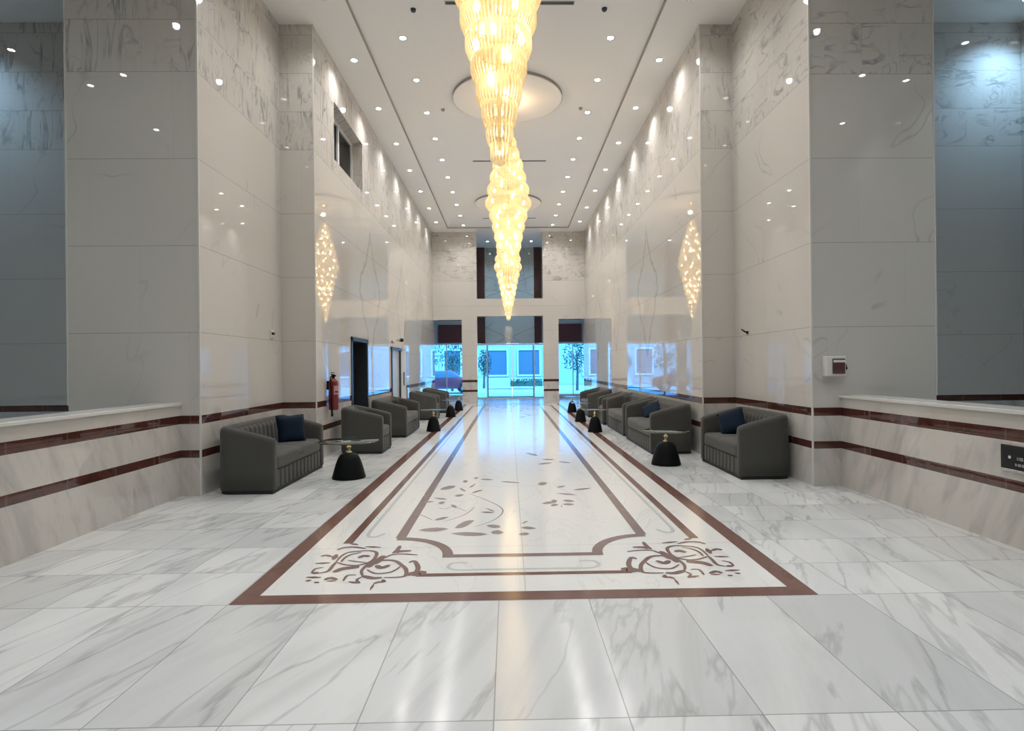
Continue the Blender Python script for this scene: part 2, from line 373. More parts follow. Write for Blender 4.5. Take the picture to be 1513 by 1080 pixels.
LEAVES=[[(-0.85,5.3),(-0.79,5.26),(-0.73,5.25),(-0.67,5.25),(-0.62,5.28),(-0.57,5.33),(-0.63,5.37),(-0.69,5.38),(-0.75,5.37),(-0.8,5.35)],[(-0.52,5.35),(-0.48,5.34),(-0.44,5.37),(-0.41,5.42),(-0.38,5.5),(-0.35,5.61),(-0.4,5.62),(-0.44,5.59),(-0.47,5.53),(-0.5,5.46)],[(-0.54,5.18),(-0.47,5.13),(-0.4,5.1),(-0.33,5.09),(-0.26,5.1),(-0.2,5.14),(-0.27,5.19),(-0.34,5.21),(-0.41,5.22),(-0.48,5.21)],[(-0.23,5.42),(-0.2,5.37),(-0.17,5.34),(-0.14,5.33),(-0.11,5.34),(-0.09,5.37),(-0.11,5.42),(-0.14,5.44),(-0.17,5.45),(-0.2,5.45)],[(-0.18,5.2),(-0.16,5.15),(-0.13,5.14),(-0.11,5.13),(-0.08,5.15),(-0.06,5.19),(-0.09,5.24),(-0.11,5.26),(-0.13,5.26),(-0.16,5.24)],[(0.09,5.33),(0.12,5.3),(0.15,5.28),(0.17,5.27),(0.2,5.28),(0.24,5.3),(0.21,5.34),(0.18,5.36),(0.15,5.37),(0.12,5.36)],[(0.07,5.12),(0.09,5.09),(0.11,5.09),(0.13,5.09),(0.15,5.1),(0.17,5.14),(0.15,5.17),(0.13,5.18),(0.11,5.17),(0.09,5.16)],[(0.1,5.47),(0.12,5.47),(0.13,5.48),(0.14,5.5),(0.16,5.53),(0.17,5.56),(0.16,5.56),(0.14,5.55),(0.13,5.53),(0.12,5.5)],[(-0.75,5.64),(-0.71,5.63),(-0.69,5.64),(-0.66,5.66),(-0.64,5.7),(-0.61,5.75),(-0.65,5.76),(-0.68,5.75),(-0.7,5.73),(-0.73,5.69)],[(-0.31,5.92),(-0.28,5.9),(-0.25,5.88),(-0.22,5.88),(-0.19,5.88),(-0.16,5.9),(-0.19,5.93),(-0.22,5.94),(-0.25,5.95),(-0.28,5.94)],[(-0.27,6.09),(-0.24,6.04),(-0.22,6.0),(-0.2,5.97),(-0.18,5.95),(-0.16,5.94),(-0.18,5.99),(-0.2,6.02),(-0.22,6.05),(-0.24,6.07)],[(-0.88,6.6),(-0.84,6.56),(-0.81,6.53),(-0.77,6.51),(-0.74,6.5),(-0.71,6.51),(-0.74,6.56),(-0.78,6.59),(-0.81,6.6),(-0.85,6.61)],[(-0.96,6.38),(-0.93,6.37),(-0.91,6.37),(-0.89,6.38),(-0.87,6.39),(-0.85,6.42),(-0.87,6.44),(-0.9,6.44),(-0.92,6.43),(-0.94,6.41)],[(-0.79,6.33),(-0.77,6.3),(-0.75,6.29),(-0.74,6.3),(-0.73,6.33),(-0.72,6.38),(-0.74,6.42),(-0.76,6.42),(-0.77,6.41),(-0.79,6.38)],[(-0.65,6.26),(-0.63,6.19),(-0.62,6.15),(-0.6,6.13),(-0.58,6.12),(-0.57,6.13),(-0.58,6.2),(-0.6,6.24),(-0.62,6.26),(-0.63,6.27)],[(-0.86,7.05),(-0.82,7.02),(-0.78,7.03),(-0.74,7.07),(-0.7,7.13),(-0.68,7.24),(-0.72,7.27),(-0.77,7.26),(-0.8,7.22),(-0.84,7.15)],[(-0.65,6.68),(-0.62,6.65),(-0.6,6.64),(-0.58,6.65),(-0.56,6.68),(-0.54,6.74),(-0.57,6.77),(-0.59,6.77),(-0.61,6.76),(-0.63,6.73)],[(-0.46,6.82),(-0.43,6.82),(-0.41,6.85),(-0.38,6.89),(-0.35,6.93),(-0.33,7.0),(-0.36,6.99),(-0.39,6.97),(-0.42,6.93),(-0.44,6.88)],[(-0.62,7.51),(-0.6,7.46),(-0.59,7.44),(-0.57,7.44),(-0.56,7.47),(-0.55,7.54),(-0.57,7.59),(-0.59,7.61),(-0.6,7.61),(-0.61,7.58)],[(-0.62,7.11),(-0.61,7.04),(-0.59,6.99),(-0.57,6.95),(-0.55,6.92),(-0.53,6.92),(-0.55,6.99),(-0.57,7.04),(-0.59,7.08),(-0.6,7.11)],[(-0.51,7.11),(-0.49,7.14),(-0.47,7.18),(-0.46,7.24),(-0.45,7.3),(-0.44,7.38),(-0.46,7.35),(-0.47,7.3),(-0.49,7.25),(-0.5,7.18)],[(-0.49,7.71),(-0.47,7.69),(-0.46,7.68),(-0.45,7.69),(-0.43,7.72),(-0.43,7.77),(-0.44,7.79),(-0.45,7.8),(-0.47,7.79),(-0.48,7.76)],[(-0.4,7.66),(-0.37,7.62),(-0.33,7.6),(-0.29,7.58),(-0.26,7.59),(-0.22,7.6),(-0.26,7.65),(-0.3,7.67),(-0.33,7.68),(-0.37,7.68)],[(-0.13,7.49),(-0.08,7.44),(-0.02,7.41),(0.03,7.39),(0.09,7.37),(0.14,7.37),(0.09,7.42),(0.04,7.45),(-0.02,7.48),(-0.08,7.49)],[(0.27,9.91),(0.31,9.78),(0.35,9.68),(0.39,9.62),(0.43,9.59),(0.47,9.6),(0.44,9.73),(0.4,9.82),(0.36,9.88),(0.32,9.92)],[(0.51,9.22),(0.55,9.16),(0.59,9.13),(0.63,9.12),(0.67,9.13),(0.72,9.16),(0.68,9.22),(0.64,9.25),(0.6,9.26),(0.55,9.25)],[(0.42,8.76),(0.46,8.74),(0.51,8.74),(0.56,8.77),(0.61,8.81),(0.66,8.89),(0.61,8.91),(0.56,8.91),(0.52,8.88),(0.47,8.83)],[(0.75,8.98),(0.78,8.92),(0.82,8.88),(0.86,8.85),(0.9,8.83),(0.94,8.84),(0.91,8.9),(0.87,8.94),(0.83,8.97),(0.79,8.99)],[(0.35,7.27),(0.37,7.22),(0.4,7.21),(0.42,7.22),(0.45,7.26),(0.48,7.35),(0.45,7.4),(0.43,7.41),(0.4,7.4),(0.37,7.36)],[(0.57,7.07),(0.59,7.05),(0.61,7.06),(0.64,7.07),(0.66,7.1),(0.69,7.14),(0.67,7.16),(0.64,7.16),(0.62,7.15),(0.59,7.12)],[(0.75,6.91),(0.79,6.9),(0.84,6.9),(0.89,6.92),(0.94,6.95),(0.99,7.01),(0.94,7.02),(0.9,7.01),(0.85,6.99),(0.8,6.96)],[(0.53,6.75),(0.58,6.71),(0.63,6.67),(0.68,6.65),(0.73,6.64),(0.78,6.64),(0.73,6.69),(0.69,6.72),(0.64,6.74),(0.59,6.75)],[(0.34,6.26),(0.37,6.23),(0.41,6.23),(0.45,6.25),(0.48,6.27),(0.52,6.33),(0.49,6.35),(0.45,6.35),(0.41,6.34),(0.38,6.31)],[(0.43,6.16),(0.44,6.13),(0.46,6.13),(0.48,6.14),(0.5,6.16),(0.52,6.2),(0.5,6.23),(0.48,6.24),(0.47,6.23),(0.45,6.21)],[(0.45,6.39),(0.46,6.36),(0.48,6.34),(0.49,6.34),(0.51,6.34),(0.52,6.37),(0.51,6.41),(0.5,6.42),(0.49,6.43),(0.47,6.42)],[(0.58,6.39),(0.6,6.34),(0.62,6.32),(0.65,6.31),(0.68,6.31),(0.71,6.34),(0.69,6.38),(0.66,6.41),(0.64,6.42),(0.61,6.41)],[(0.56,6.21),(0.58,6.18),(0.61,6.16),(0.63,6.15),(0.66,6.16),(0.69,6.19),(0.67,6.23),(0.64,6.25),(0.62,6.25),(0.59,6.24)],[(0.55,6.21),(0.55,6.18),(0.54,6.15),(0.54,6.12),(0.54,6.09),(0.54,6.07),(0.55,6.1),(0.55,6.13),(0.55,6.16),(0.55,6.19)]]
VINES=[[(-0.34,5.38),(-0.17,5.6),(-0.08,5.91),(-0.13,6.19),(-0.35,6.59),(-0.5,6.81)],[(-0.65,5.58),(-0.5,5.77),(-0.43,5.93),(-0.38,6.15)],[(-0.77,6.15),(-0.69,6.08),(-0.61,6.17),(-0.46,5.98)],[(-0.76,5.64),(-0.87,5.8),(-0.94,5.88)]]
SKY, SUNE, EXPO = 9., 7., -0.08

# ------------------------------------------------------------------ the setting
H = 7.06                    # ceiling height
CX = .095                   # axis of the floor inlay
YF = 23.8                   # face of the far wall
XL, XR = -3.12, 3.17        # hall walls

def cells(mb, axis, a0, a1, lo, hi, z0, z1, holes):
    """a wall between planes a0..a1 of `axis`, from lo..hi along the other axis, z0..z1, with rectangular holes (l, h, zl, zh)"""
    us = sorted({lo, hi, *[min(max(h[0], lo), hi) for h in holes], *[min(max(h[1], lo), hi) for h in holes]})
    zs = sorted({z0, z1, *[h[2] for h in holes], *[h[3] for h in holes]})
    for i in range(len(us) - 1):
        for j in range(len(zs) - 1):
            cu, cz = (us[i] + us[i + 1]) / 2, (zs[j] + zs[j + 1]) / 2
            if any(h[0] < cu < h[1] and h[2] < cz < h[3] for h in holes): continue
            if axis == 'x': mb.box(a0, a1, us[i], us[i + 1], zs[j], zs[j + 1])
            else: mb.box(us[i], us[i + 1], a0, a1, zs[j], zs[j + 1])
    return mb

# --- floor with its stone inlay
fl = MB()
def quad(x0, x1, y0, y1, z, mi): fl.add([(x0, y0, z), (x1, y0, z), (x1, y1, z), (x0, y1, z)], [(0, 1, 2, 3)], mi)
def poly(pts, z, mi):
    a = sum(pts[i][0] * pts[(i + 1) % len(pts)][1] - pts[(i + 1) % len(pts)][0] * pts[i][1] for i in range(len(pts)))
    if a < 0: pts = pts[::-1]
    fl.add([(x, y, z) for x, y in pts], [tuple(range(len(pts)))], mi)
def smooth_path(p, k=5):
    if len(p) < 3: return p
    out = []
    for i in range(len(p) - 1):
        a, b_, c, d = p[max(i - 1, 0)], p[i], p[i + 1], p[min(i + 2, len(p) - 1)]
        for j in range(k):
            t = j / k
            out.append(tuple(.5 * ((2 * b_[n]) + (-a[n] + c[n]) * t + (2 * a[n] - 5 * b_[n] + 4 * c[n] - d[n]) * t * t + (-a[n] + 3 * b_[n] - 3 * c[n] + d[n]) * t ** 3) for n in (0, 1)))
    return out + [p[-1]]
def ribbon(path, w, z, mi, taper=True, smooth=True):
    p = smooth_path(path) if smooth else path
    if len(p) == 2: p = [p[0], ((p[0][0] + p[1][0]) / 2, (p[0][1] + p[1][1]) / 2), p[1]]
    L, R = [], []
    for i, q in enumerate(p):
        a, b_ = p[max(i - 1, 0)], p[min(i + 1, len(p) - 1)]
        dx, dy = b_[0] - a[0], b_[1] - a[1]; l = math.hypot(dx, dy) or 1
        t = i / (len(p) - 1); ww = w / 2 * ((.35 + .65 * math.sin(PI * t) ** .5) if taper else 1)
        L.append((q[0] - dy / l * ww, q[1] + dx / l * ww, z)); R.append((q[0] + dy / l * ww, q[1] - dx / l * ww, z))
    n = len(L)
    fl.add(L + R, [(n + i, n + i + 1, i + 1, i) for i in range(n - 1)], mi)
def mir(p): return [(2 * CX - x, y) for x, y in p]
YM = 13.35                  # the inlay is symmetric about this cross line
def miry(p): return [(x, 2 * YM - y) for x, y in p]

fl.box(-10.5, 10.5, -7.5, 27.2, -.25, 0, 0)
BY0, BY1 = 3.69, 23.01
quad(CX - 1.895, CX + 1.895, BY0, BY1, .0012, 1)
quad(CX - 1.755, CX + 1.755, BY0 + .14, BY1 - .14, .0020, 2)
for f in (lambda p: p, miry):
    for g_ in (lambda p: p, mir):
        ribbon(g_(f([(-1.39, 4.93), (-1.39, YM)])), .080, .0028, 1, False, False)
        ribbon(g_(f([(-.965, 5.06), (-.965, YM)])), .090, .0028, 3, False, False)
        arc = [(-.99 + .49 * math.sin(t * PI / 20), 4.555 + .49 * math.cos(t * PI / 20)) for t in range(11)]
        ribbon(g_(f(arc)), .085, .0030, 3, False, False)
        ribbon(g_(f([(-.54, 4.565), (CX, 4.565)])), .075, .0028, 3, False, False)
        ribbon(g_(f([(-.68, 4.155), (CX, 4.155)])), .060, .0028, 1, False, False)
        ribbon(g_(f([(-.75, 4.17), (-.69, 4.20), (-.62, 4.165)])), .07, .0031, 4)
        ribbon(g_(f([(-1.285, YM), (-1.285, 5.40)])), .034, .0028, 6, False, False)
        ribbon(g_(f([(-1.285, 5.41), (-1.285, 5.32), (-1.282, 5.23), (-1.27, 5.15), (-1.235, 5.11), (-1.19, 5.12), (-1.15, 5.18), (-1.14, 5.22)])), .034, .00285, 6, False)
        ribbon(g_(f([(CX, 4.25), (-.2, 4.25), (-.40, 4.25), (-.47, 4.31), (-.44, 4.40), (-.33, 4.40)])), .030, .0028, 6, False)
        zz = .0034
        for pts, w in MOTIF:
            ribbon(g_(f(pts)), w * 1.35, zz, 4); zz += .000004
for f in (lambda p: p, miry):
    for p in LEAVES: poly(f(p), .0030, 5)
    for p in VINES: ribbon(f(p), .014, .0026, 5)
S(fl, 'floor', [M['floor'], M['brown'], M['slab'], M['taupe'], M['motif'], M['leaf'], M['green']],
  'white marble floor with a long brown bordered flower inlay down the middle')

# --- ceiling: flat outer band, shallow raised tray along the hall
ce = MB()
TX0, TX1, TY0, TY1 = -2.42, 2.47, -4.0, 23.2
for a in ((-10.5, TX0, -7.5, 27.3), (TX1, 10.5, -7.5, 27.3), (TX0, TX1, -7.5, TY0), (TX0, TX1, TY1, 27.3)): ce.box(a[0], a[1], a[2], a[3], H, H + .3, 0)
ce.box(TX0, TX1, TY0, TY1, H + .05, H + .3, 0)
for a in ((TX0, TX0 + .022, TY0, TY1), (TX1 - .022, TX1, TY0, TY1), (TX0, TX1, TY1 - .03, TY1)): ce.box(a[0], a[1], a[2], a[3], H + .004, H + .06, 1)
S(ce, 'ceiling', [M['ceiling'], M['groove']], 'white plaster ceiling with a long shallow tray')
# round plaster discs the chandeliers hang from
CHY = (4.45, 12.0, 19.7)
for i, y in enumerate(CHY):
    d = MB(); d.lathe([(1.12, .05), (1.13, .0), (1.13, -.008), (1.11, -.014), (1.05, -.004), (1.03, -.004)], 72, (.03, y, H + .0), 0)
    d.lathe([(1.135, .05), (1.135, -.006)], 72, (.03, y, H), 1, caps=False)  # disc edge coloured dark grey: its shade is painted into the rim
    o = S(d, 'ceiling_disc', [M['ceiling'], M['groove']], ['round plaster ceiling disc behind the nearest chandelier', 'round plaster ceiling disc behind the middle chandelier', 'round plaster ceiling disc above the farthest chandelier'][i], smooth=True)
    o['category'] = 'ceiling disc'

# --- walls
w = cells(MB(), 'x', -3.66, XL, 9.36, YF + .5, 0, H, [(11.47, 12.71, 0, 2.08), (15.35, 16.55, 0, 2.0), (10.46, 12.47, 5.28, 6.33)])
S(w, 'wall_left', M['wall_hall'], 'polished beige marble wall of the hall on the left')
# --- closed back of the openings of the left wall
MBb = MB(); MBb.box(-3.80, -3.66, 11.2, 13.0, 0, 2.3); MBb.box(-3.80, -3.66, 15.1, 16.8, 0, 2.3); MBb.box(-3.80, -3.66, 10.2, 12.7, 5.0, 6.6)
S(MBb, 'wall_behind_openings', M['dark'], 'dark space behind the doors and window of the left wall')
w = MB().box(XR, 3.70, 9.36, YF + .5, 0, H)
S(w, 'wall_right', M['wall_hall'], 'polished beige marble wall of the hall on the right')
w = MB().box(-5.20, -3.66, 6.88, 9.36, 0, H)
S(w, 'wall_pier_left', M['wall'], 'big marble clad pier on the left')
w = MB().box(3.70, 5.235, 6.96, 9.36, 0, H)
S(w, 'wall_pier_right', M['wallh'], 'big marble clad pier on the right')
w = MB().box(-10.4, -5.20, 9.30, 9.6, 0, H); w.box(-10.4, -10.1, -7.4, 9.30, 0, H)
S(w, 'wall_side_hall_left', M['wall'], 'dim marble wall of the side hall on the left')
w = MB().box(5.235, 8.8, 9.30, 9.6, 0, H); w.box(8.45, 8.8, -7.4, 9.30, 0, H)
S(w, 'wall_side_hall_right', M['wallh'], 'dim marble wall of the side hall on the right')
w = MB().box(-10.4, 8.8, -7.4, -7.0, 0, H)
S(w, 'wall_back', M['wall'], 'marble wall behind the camera')
for nm, x0, x1, y1, cx0, cx1 in (('wall_low_left', -4.20, -3.90, 6.88, -4.23, -3.875), ('wall_low_right', 4.05, 4.35, 6.96, 4.025, 4.38)):
    w = MB().box(x0, x1, -7.0, y1, 0, 1.075)
    o = S(w, nm, M['wall'], 'low marble wall with two brown bands on the ' + nm.split('_')[-1])
    c = MB().rbox(((cx0 + cx1) / 2, (y1 - 7.0) / 2, 1.092), ((cx1 - cx0) / 2, (y1 + 7.0) / 2, .017), .006, 2)
    c.build('coping', M['cap'], o)
# bright corner beads of the piers
tn = 1
for x, y in ((-3.66, 6.88), (-5.20, 6.88), (3.70, 6.96), (5.235, 6.96), (XL, 9.36), (XR, 9.36)):
    t = MB().box(x - .009, x + .009, y - .009, y + .009, 1.09 if abs(x) > 5 else 0, H)
    S(t, 'trim_%d' % tn, M['cap'], 'thin pale bead on the ' + ('inner edge of the left pier', 'outer edge of the left pier', 'inner edge of the right pier', 'outer edge of the right pier', 'left hall wall edge beside the extinguisher', 'right hall wall edge behind the two seat sofa')[tn - 1]); tn += 1
# far wall with its openings and the tall niche
w = cells(MB(), 'y', YF, YF + .5, XL - .2, XR + .2, 0, H, [(-1.30, 1.43, 0, 3.58), (-1.30, 1.43, 4.30, H), (XL - .2, -1.93, 0, 3.44), (2.07, XR + .2, 0, 3.44)])
S(w, 'wall_far', M['wallh'], 'marble wall at the far end above and between the openings')
# vestibule behind it
w = MB().box(-4.3, -4.0, YF + .5, 27.0, 0, H); w.box(-4.0, -3.66, YF + .5, YF + .6, 0, H)
S(w, 'wall_vestibule_left', M['wall'], 'marble side wall of the entrance vestibule on the left')
w = MB().box(4.05, 4.35, YF + .5, 27.0, 0, H); w.box(3.70, 4.05, YF + .5, YF + .6, 0, H)
S(w, 'wall_vestibule_right', M['wall'], 'marble side wall of the entrance vestibule on the right')
w = cells(MB(), 'y', 27.0, 27.3, -4.3, 4.35, 0, H, [(-1.62, 1.72, 0, 2.57), (-3.85, -2.0, .12, 2.60), (2.14, 3.9, .12, 2.60)])
S(w, 'wall_entrance', M['facade'], 'grey green marble wall above the glass entrance')
for k, (a, b_) in enumerate(((-1.44, -1.09), (1.21, 1.55))):
    t = MB().box(a, b_, 26.90, 27.0, 2.57, H)
    S(t, 'trim_%d' % tn, M['wood'], 'tall dark red wooden strip on the %s of the marble panel above the entrance' % ('left', 'right')[k]); tn += 1
for k, (a, b_) in enumerate(((-3.28, -2.16), (2.32, 3.42))):
    t = MB().box(a, b_, 26.86, 27.0, 2.62, 3.46)
    S(t, 'trim_%d' % tn, M['wine'], 'wine red panel over the %s entrance window' % ('left', 'right')[k]); tn += 1
for k, (a, b_) in enumerate(((-4.0, -3.28), (3.42, 4.05))):
    t = MB(); n = 9
    for i in range(n):
        x = a + (b_ - a) * (i + .5) / n; t.tube([(x, 26.95, 2.60), (x, 26.95, 3.46)], (b_ - a) / n / 2, 8)
    S(t, 'trim_%d' % tn, M['grey_leaf'], 'pale fluted panel beside the wine red panel on the %s' % ('left', 'right')[k], smooth=True); tn += 1

# --- entrance: glass door leaves and side windows
dr = empty('door_3', (.05, 27.05, 0), 0, 'glass entrance doors at the far end of the hall', 'door', None, 'structure')
def fr(mb, x0, x1, z0, z1, y=0., t=.05, d=.05):
    mb.box(x0, x1, y - d / 2, y + d / 2, z0, z0 + t); mb.box(x0, x1, y - d / 2, y + d / 2, z1 - t, z1)
    mb.box(x0, x0 + t, y - d / 2, y + d / 2, z0 + t, z1 - t); mb.box(x1 - t, x1, y - d / 2, y + d / 2, z0 + t, z1 - t)
f = MB(); fr(f, -1.67, 1.67, 0, 2.56, 0, .06, .10); f.box(-1.10, -1.04, -.04, .04, .06, 2.50); f.box(1.10, 1.16, -.04, .04, .06, 2.50); f.build('door_frame', M['frame_w'], dr)
for a, b_ in ((-1.04, .085), (.105, 1.10)):
    l = MB(); l.box(a, b_, -.006, .006, .03, 2.50); lf = l.build('glass_leaf', M['glass'], dr)
    e = MB(); e.box(a, a + .025, -.02, .02, .03, 2.5); e.box(b_ - .025, b_, -.02, .02, .03, 2.5); e.box(a, b_, -.02, .02, .03, .09); e.box(a, b_, -.02, .02, .42, .45); e.build('leaf_edge', M['frame_d'], lf)
l = MB(); l.box(-1.61, -1.10, -.006, .006, .05, 2.5); l.box(1.16, 1.61, -.006, .006, .05, 2.5); l.build('side_glass', M['glass'], dr)
for k, (a, b_) in enumerate(((-3.85, -2.0), (2.14, 3.9))):
    wn = empty('window_%d' % (2 + k), (0, 27.1, 0), 0, 'tall entrance window at the far end on the %s' % ('left', 'right')[k], 'window', None, 'structure')
    f = MB(); fr(f, a, b_, .12, 2.60, 0, .06, .12); f.box((a + b_) / 2 - .02, (a + b_) / 2 + .02, -.04, .04, .12, 2.55); f.build('window_frame', M['frame_w'], wn)
    l = MB(); l.box(a + .05, b_ - .05, -.006, .006, .16, 2.56); l.build('pane', M['glass'], wn)

# --- upper window in the left wall
wn = empty('window_1', (-3.36, 11.46, 5.28), 0, 'small dark sliding window high in the left wall', 'window', None, 'structure')
f = MB(); y0, y1 = -1.0, 1.0
def fry(mb, y0, y1, z0, z1, x=0., t=.05, d=.06):
    mb.box(x - d / 2, x + d / 2, y0, y1, z0, z0 + t); mb.box(x - d / 2, x + d / 2, y0, y1, z1 - t, z1)
    mb.box(x - d / 2, x + d / 2, y0, y0 + t, z0 + t, z1 - t); mb.box(x - d / 2, x + d / 2, y1 - t, y1, z0 + t, z1 - t)
fry(f, y0, y1, 0, 1.04); f.box(-.02, .03, -.04, .04, .05, 1.0); f.build('window_frame', M['frame_w'], wn)
l = MB(); l.box(-.012, -.004, y0 + .05, -.04, .05, .99); l.box(-.012, -.004, .04, y1 - .05, .05, .99); l.build('pane', M['wglass'], wn)
# --- dark doorway and half open grey door
d1 = empty('door_1', (-3.20, 12.09, 0), 0, 'dark open doorway in the left wall beyond the fire extinguisher', 'door', None, 'structure')
f = MB(); f.box(.03, .10, -.66, -.58, 0, 2.12); f.box(.03, .10, .58, .66, 0, 2.12); f.box(.03, .10, -.66, .66, 2.04, 2.12)
f.box(-.30, .03, -.62, -.585, 0, 2.08); f.box(-.30, .03, .585, .62, 0, 2.08); f.box(-.30, .03, -.6, .6, 2.04, 2.08); f.build('door_frame', M['frame_d'], d1)
l = MB(); l.box(-.30, -.26, -.585, .585, 0, 2.04); l.build('door_leaf', M['blackm'], d1)  # black sheet across the open doorway, its colour standing in for the darkness inside
d2 = empty('door_2', (-3.20, 15.95, 0), 0, 'grey glazed door standing ajar in the left wall near the far end', 'door', None, 'structure')
f = MB(); f.box(.06, .11, -.64, -.58, 0, 2.04); f.box(.06, .11, .58, .64, 0, 2.04); f.box(.06, .12, -.70, .70, 1.97, 2.05)
f.box(-.30, .06, -.60, -.57, 0, 2.0); f.box(-.30, .06, .57, .60, 0, 2.0); f.build('door_frame', M['frame_d'], d2)
l = MB(); l.box(.02, .06, -.57, .57, .0, 1.97); lf = l.build('door_leaf', M['grey_leaf'], d2)
l = MB(); l.box(.08, .24, .585, .62, .02, 1.95); lf2 = l.build('door_leaf', M['frame_w'], d2); lf2['label'] = 'narrow white leaf standing open'
h = MB(); h.tube([(.20, .585, 1.0), (.20, .53, 1.0), (.20, .53, 1.35), (.20, .585, 1.35)], .014, 8); h.build('handle', M['black'], lf2, smooth=True)

# ------------------------------------------------------------------ lamps
def downlight(colr, power, nm='downlight', ang=104, blend=.75):
    r = MB(); r.lathe([(.052, -.002), (.075, -.006), (.082, -.003), (.082, .012), (.052, .012)], 24)
    o = r.build(nm, M['plastic'], None, smooth=True)
    l = MB(); l.lathe([(.001, -.004), (.03, -.0045), (.052, -.003), (.052, .004)], 20); l.build('lens', colr, o, smooth=True)
    return o
def add_spot(o, col, power, ang, blend):
    ld = bpy.data.lights.get('beam_%s' % ang + str(power)) or bpy.data.lights.new('beam_%s' % ang + str(power), 'SPOT')
    ld.energy = power; ld.color = col; ld.spot_size = math.radians(ang); ld.spot_blend = blend; ld.shadow_soft_size = .05
    s_ = bpy.data.objects.new('beam', ld); COL.objects.link(s_); s_.parent = o; s_.location = (0, 0, -.03)
    return s_
ORD = 'nearest second third fourth fifth sixth seventh eighth ninth tenth eleventh twelfth thirteenth fourteenth fifteenth sixteenth seventeenth eighteenth'.split()
IN_P, OUT_P, NEAR_P, SIDE_P = 125., 95., 74., 210.
COOL = (1., .975, .95)
base_in = downlight(M['lamp'], IN_P); add_spot(base_in, COOL, IN_P, 138, 1.)
base_near = downlight(M['lamp'], NEAR_P); add_spot(base_near, (.97, .98, 1.), NEAR_P, 126, 1.)
base_out = downlight(M['lamp'], OUT_P); add_spot(base_out, COOL, OUT_P, 140, 1.)
def far_word(i, n): return 'nearest' if i == 0 else ('farthest' if i == n - 1 else ORD[i])
def row(base, x, ys, z, side, where, group, first):
    vis = sorted(ys)
    for i, y in enumerate(vis):
        o = base if (first and i == 0) else copy_tree(base)
        o.location = (x, y, z)
        wd = far_word(i, len(vis))
        tag(o, 'round recessed ceiling light, %s in the %s row %s' % (wd, side, where), 'ceiling light', group)
    return
inn = [9.83 + 1.447 * k for k in range(0, 10)]; near_in = [9.83 - 1.447 * k for k in range(1, 10)]
outr = [10.45 + 1.95 * k for k in range(0, 7)]; near_out = [8.67 - 1.9 * k for k in range(0, 6)]
_kc.clear()
row(base_in, -1.75, inn, H + .05, 'left', 'inside the ceiling tray', 'lights in the left row of the ceiling tray', True)
row(base_in, 1.80, inn, H + .05, 'right', 'inside the ceiling tray', 'lights in the right row of the ceiling tray', False)
row(base_out, -2.74, outr + near_out[:1], H, 'left', 'between tray and left wall', 'lights along the left wall', True)
row(base_out, 2.80, outr + near_out[:1], H, 'right', 'between tray and right wall', 'lights along the right wall', False)
used = []
def row2(base, x, ys, z, lab, group):
    for y in ys:
        if used: o = copy_tree(base)
        else: o = base; used.append(1)
        o.location = (x, y, z); tag(o, lab, 'ceiling light', group)
row2(base_near, -1.75, near_in, H + .05, 'round recessed ceiling light above the front floor on the left of the tray', 'lights above the front lobby floor on the left')
row2(base_near, 1.80, near_in, H + .05, 'round recessed ceiling light above the front floor on the right of the tray', 'lights above the front lobby floor on the right')
row2(base_near, -2.74, near_out[1:], H, 'round recessed ceiling light above the lobby beside the left low wall', 'lights above the left low wall')
row2(base_near, 2.80, near_out[1:], H, 'round recessed ceiling light above the lobby beside the right low wall', 'lights above the right low wall')
# side halls, cold lamps
base_side = downlight(M['lamp'], SIDE_P); add_spot(base_side, (.40, .70, 1.), SIDE_P, 130, .9)
_kc.clear()
pts = [(8.02, 8.7), (-8.55, 8.5)]
for i, (x, y) in enumerate(pts):
    o = base_side if i == 0 else copy_tree(base_side)
    o.location = (x, y, H); tag(o, ['cold white ceiling light in the top right corner of the right side hall', 'cold white ceiling light over the far wall of the left side hall'][i], 'ceiling light')
base_pier = downlight(M['lamp'], SIDE_P); add_spot(base_pier, (.74, .88, .97), 112., 131, .9); base_pier.location = (-8.1, 2.4, H)
tag(base_pier, 'cold white ceiling light high over the front of the left side hall', 'ceiling light', 'lights of the left side hall')
for x, y in ((-7.2, 2.8), (-8.1, .3), (-5.3, 4.4)):
    o = copy_tree(base_pier); o.location = (x, y, H); tag(o, 'cold white ceiling light high over the front of the left side hall', 'ceiling light', 'lights of the left side hall')
for x, y in ((7.8, .7), (6.9, 2.9), (7.9, 2.7), (5.2, 4.4)):
    o = copy_tree(base_pier); o.location = (x, y, H); tag(o, 'cold white ceiling light high over the front of the right side hall', 'ceiling light', 'lights of the right side hall')
# vestibule lamps
for x, y in ((-.9, 25.6), (1.05, 25.6)):
    o = copy_tree(base_side); o.location = (x, y, H); tag(o, 'cold ceiling light of the entrance vestibule on the ' + ('left' if x < 0 else 'right'), 'ceiling light')

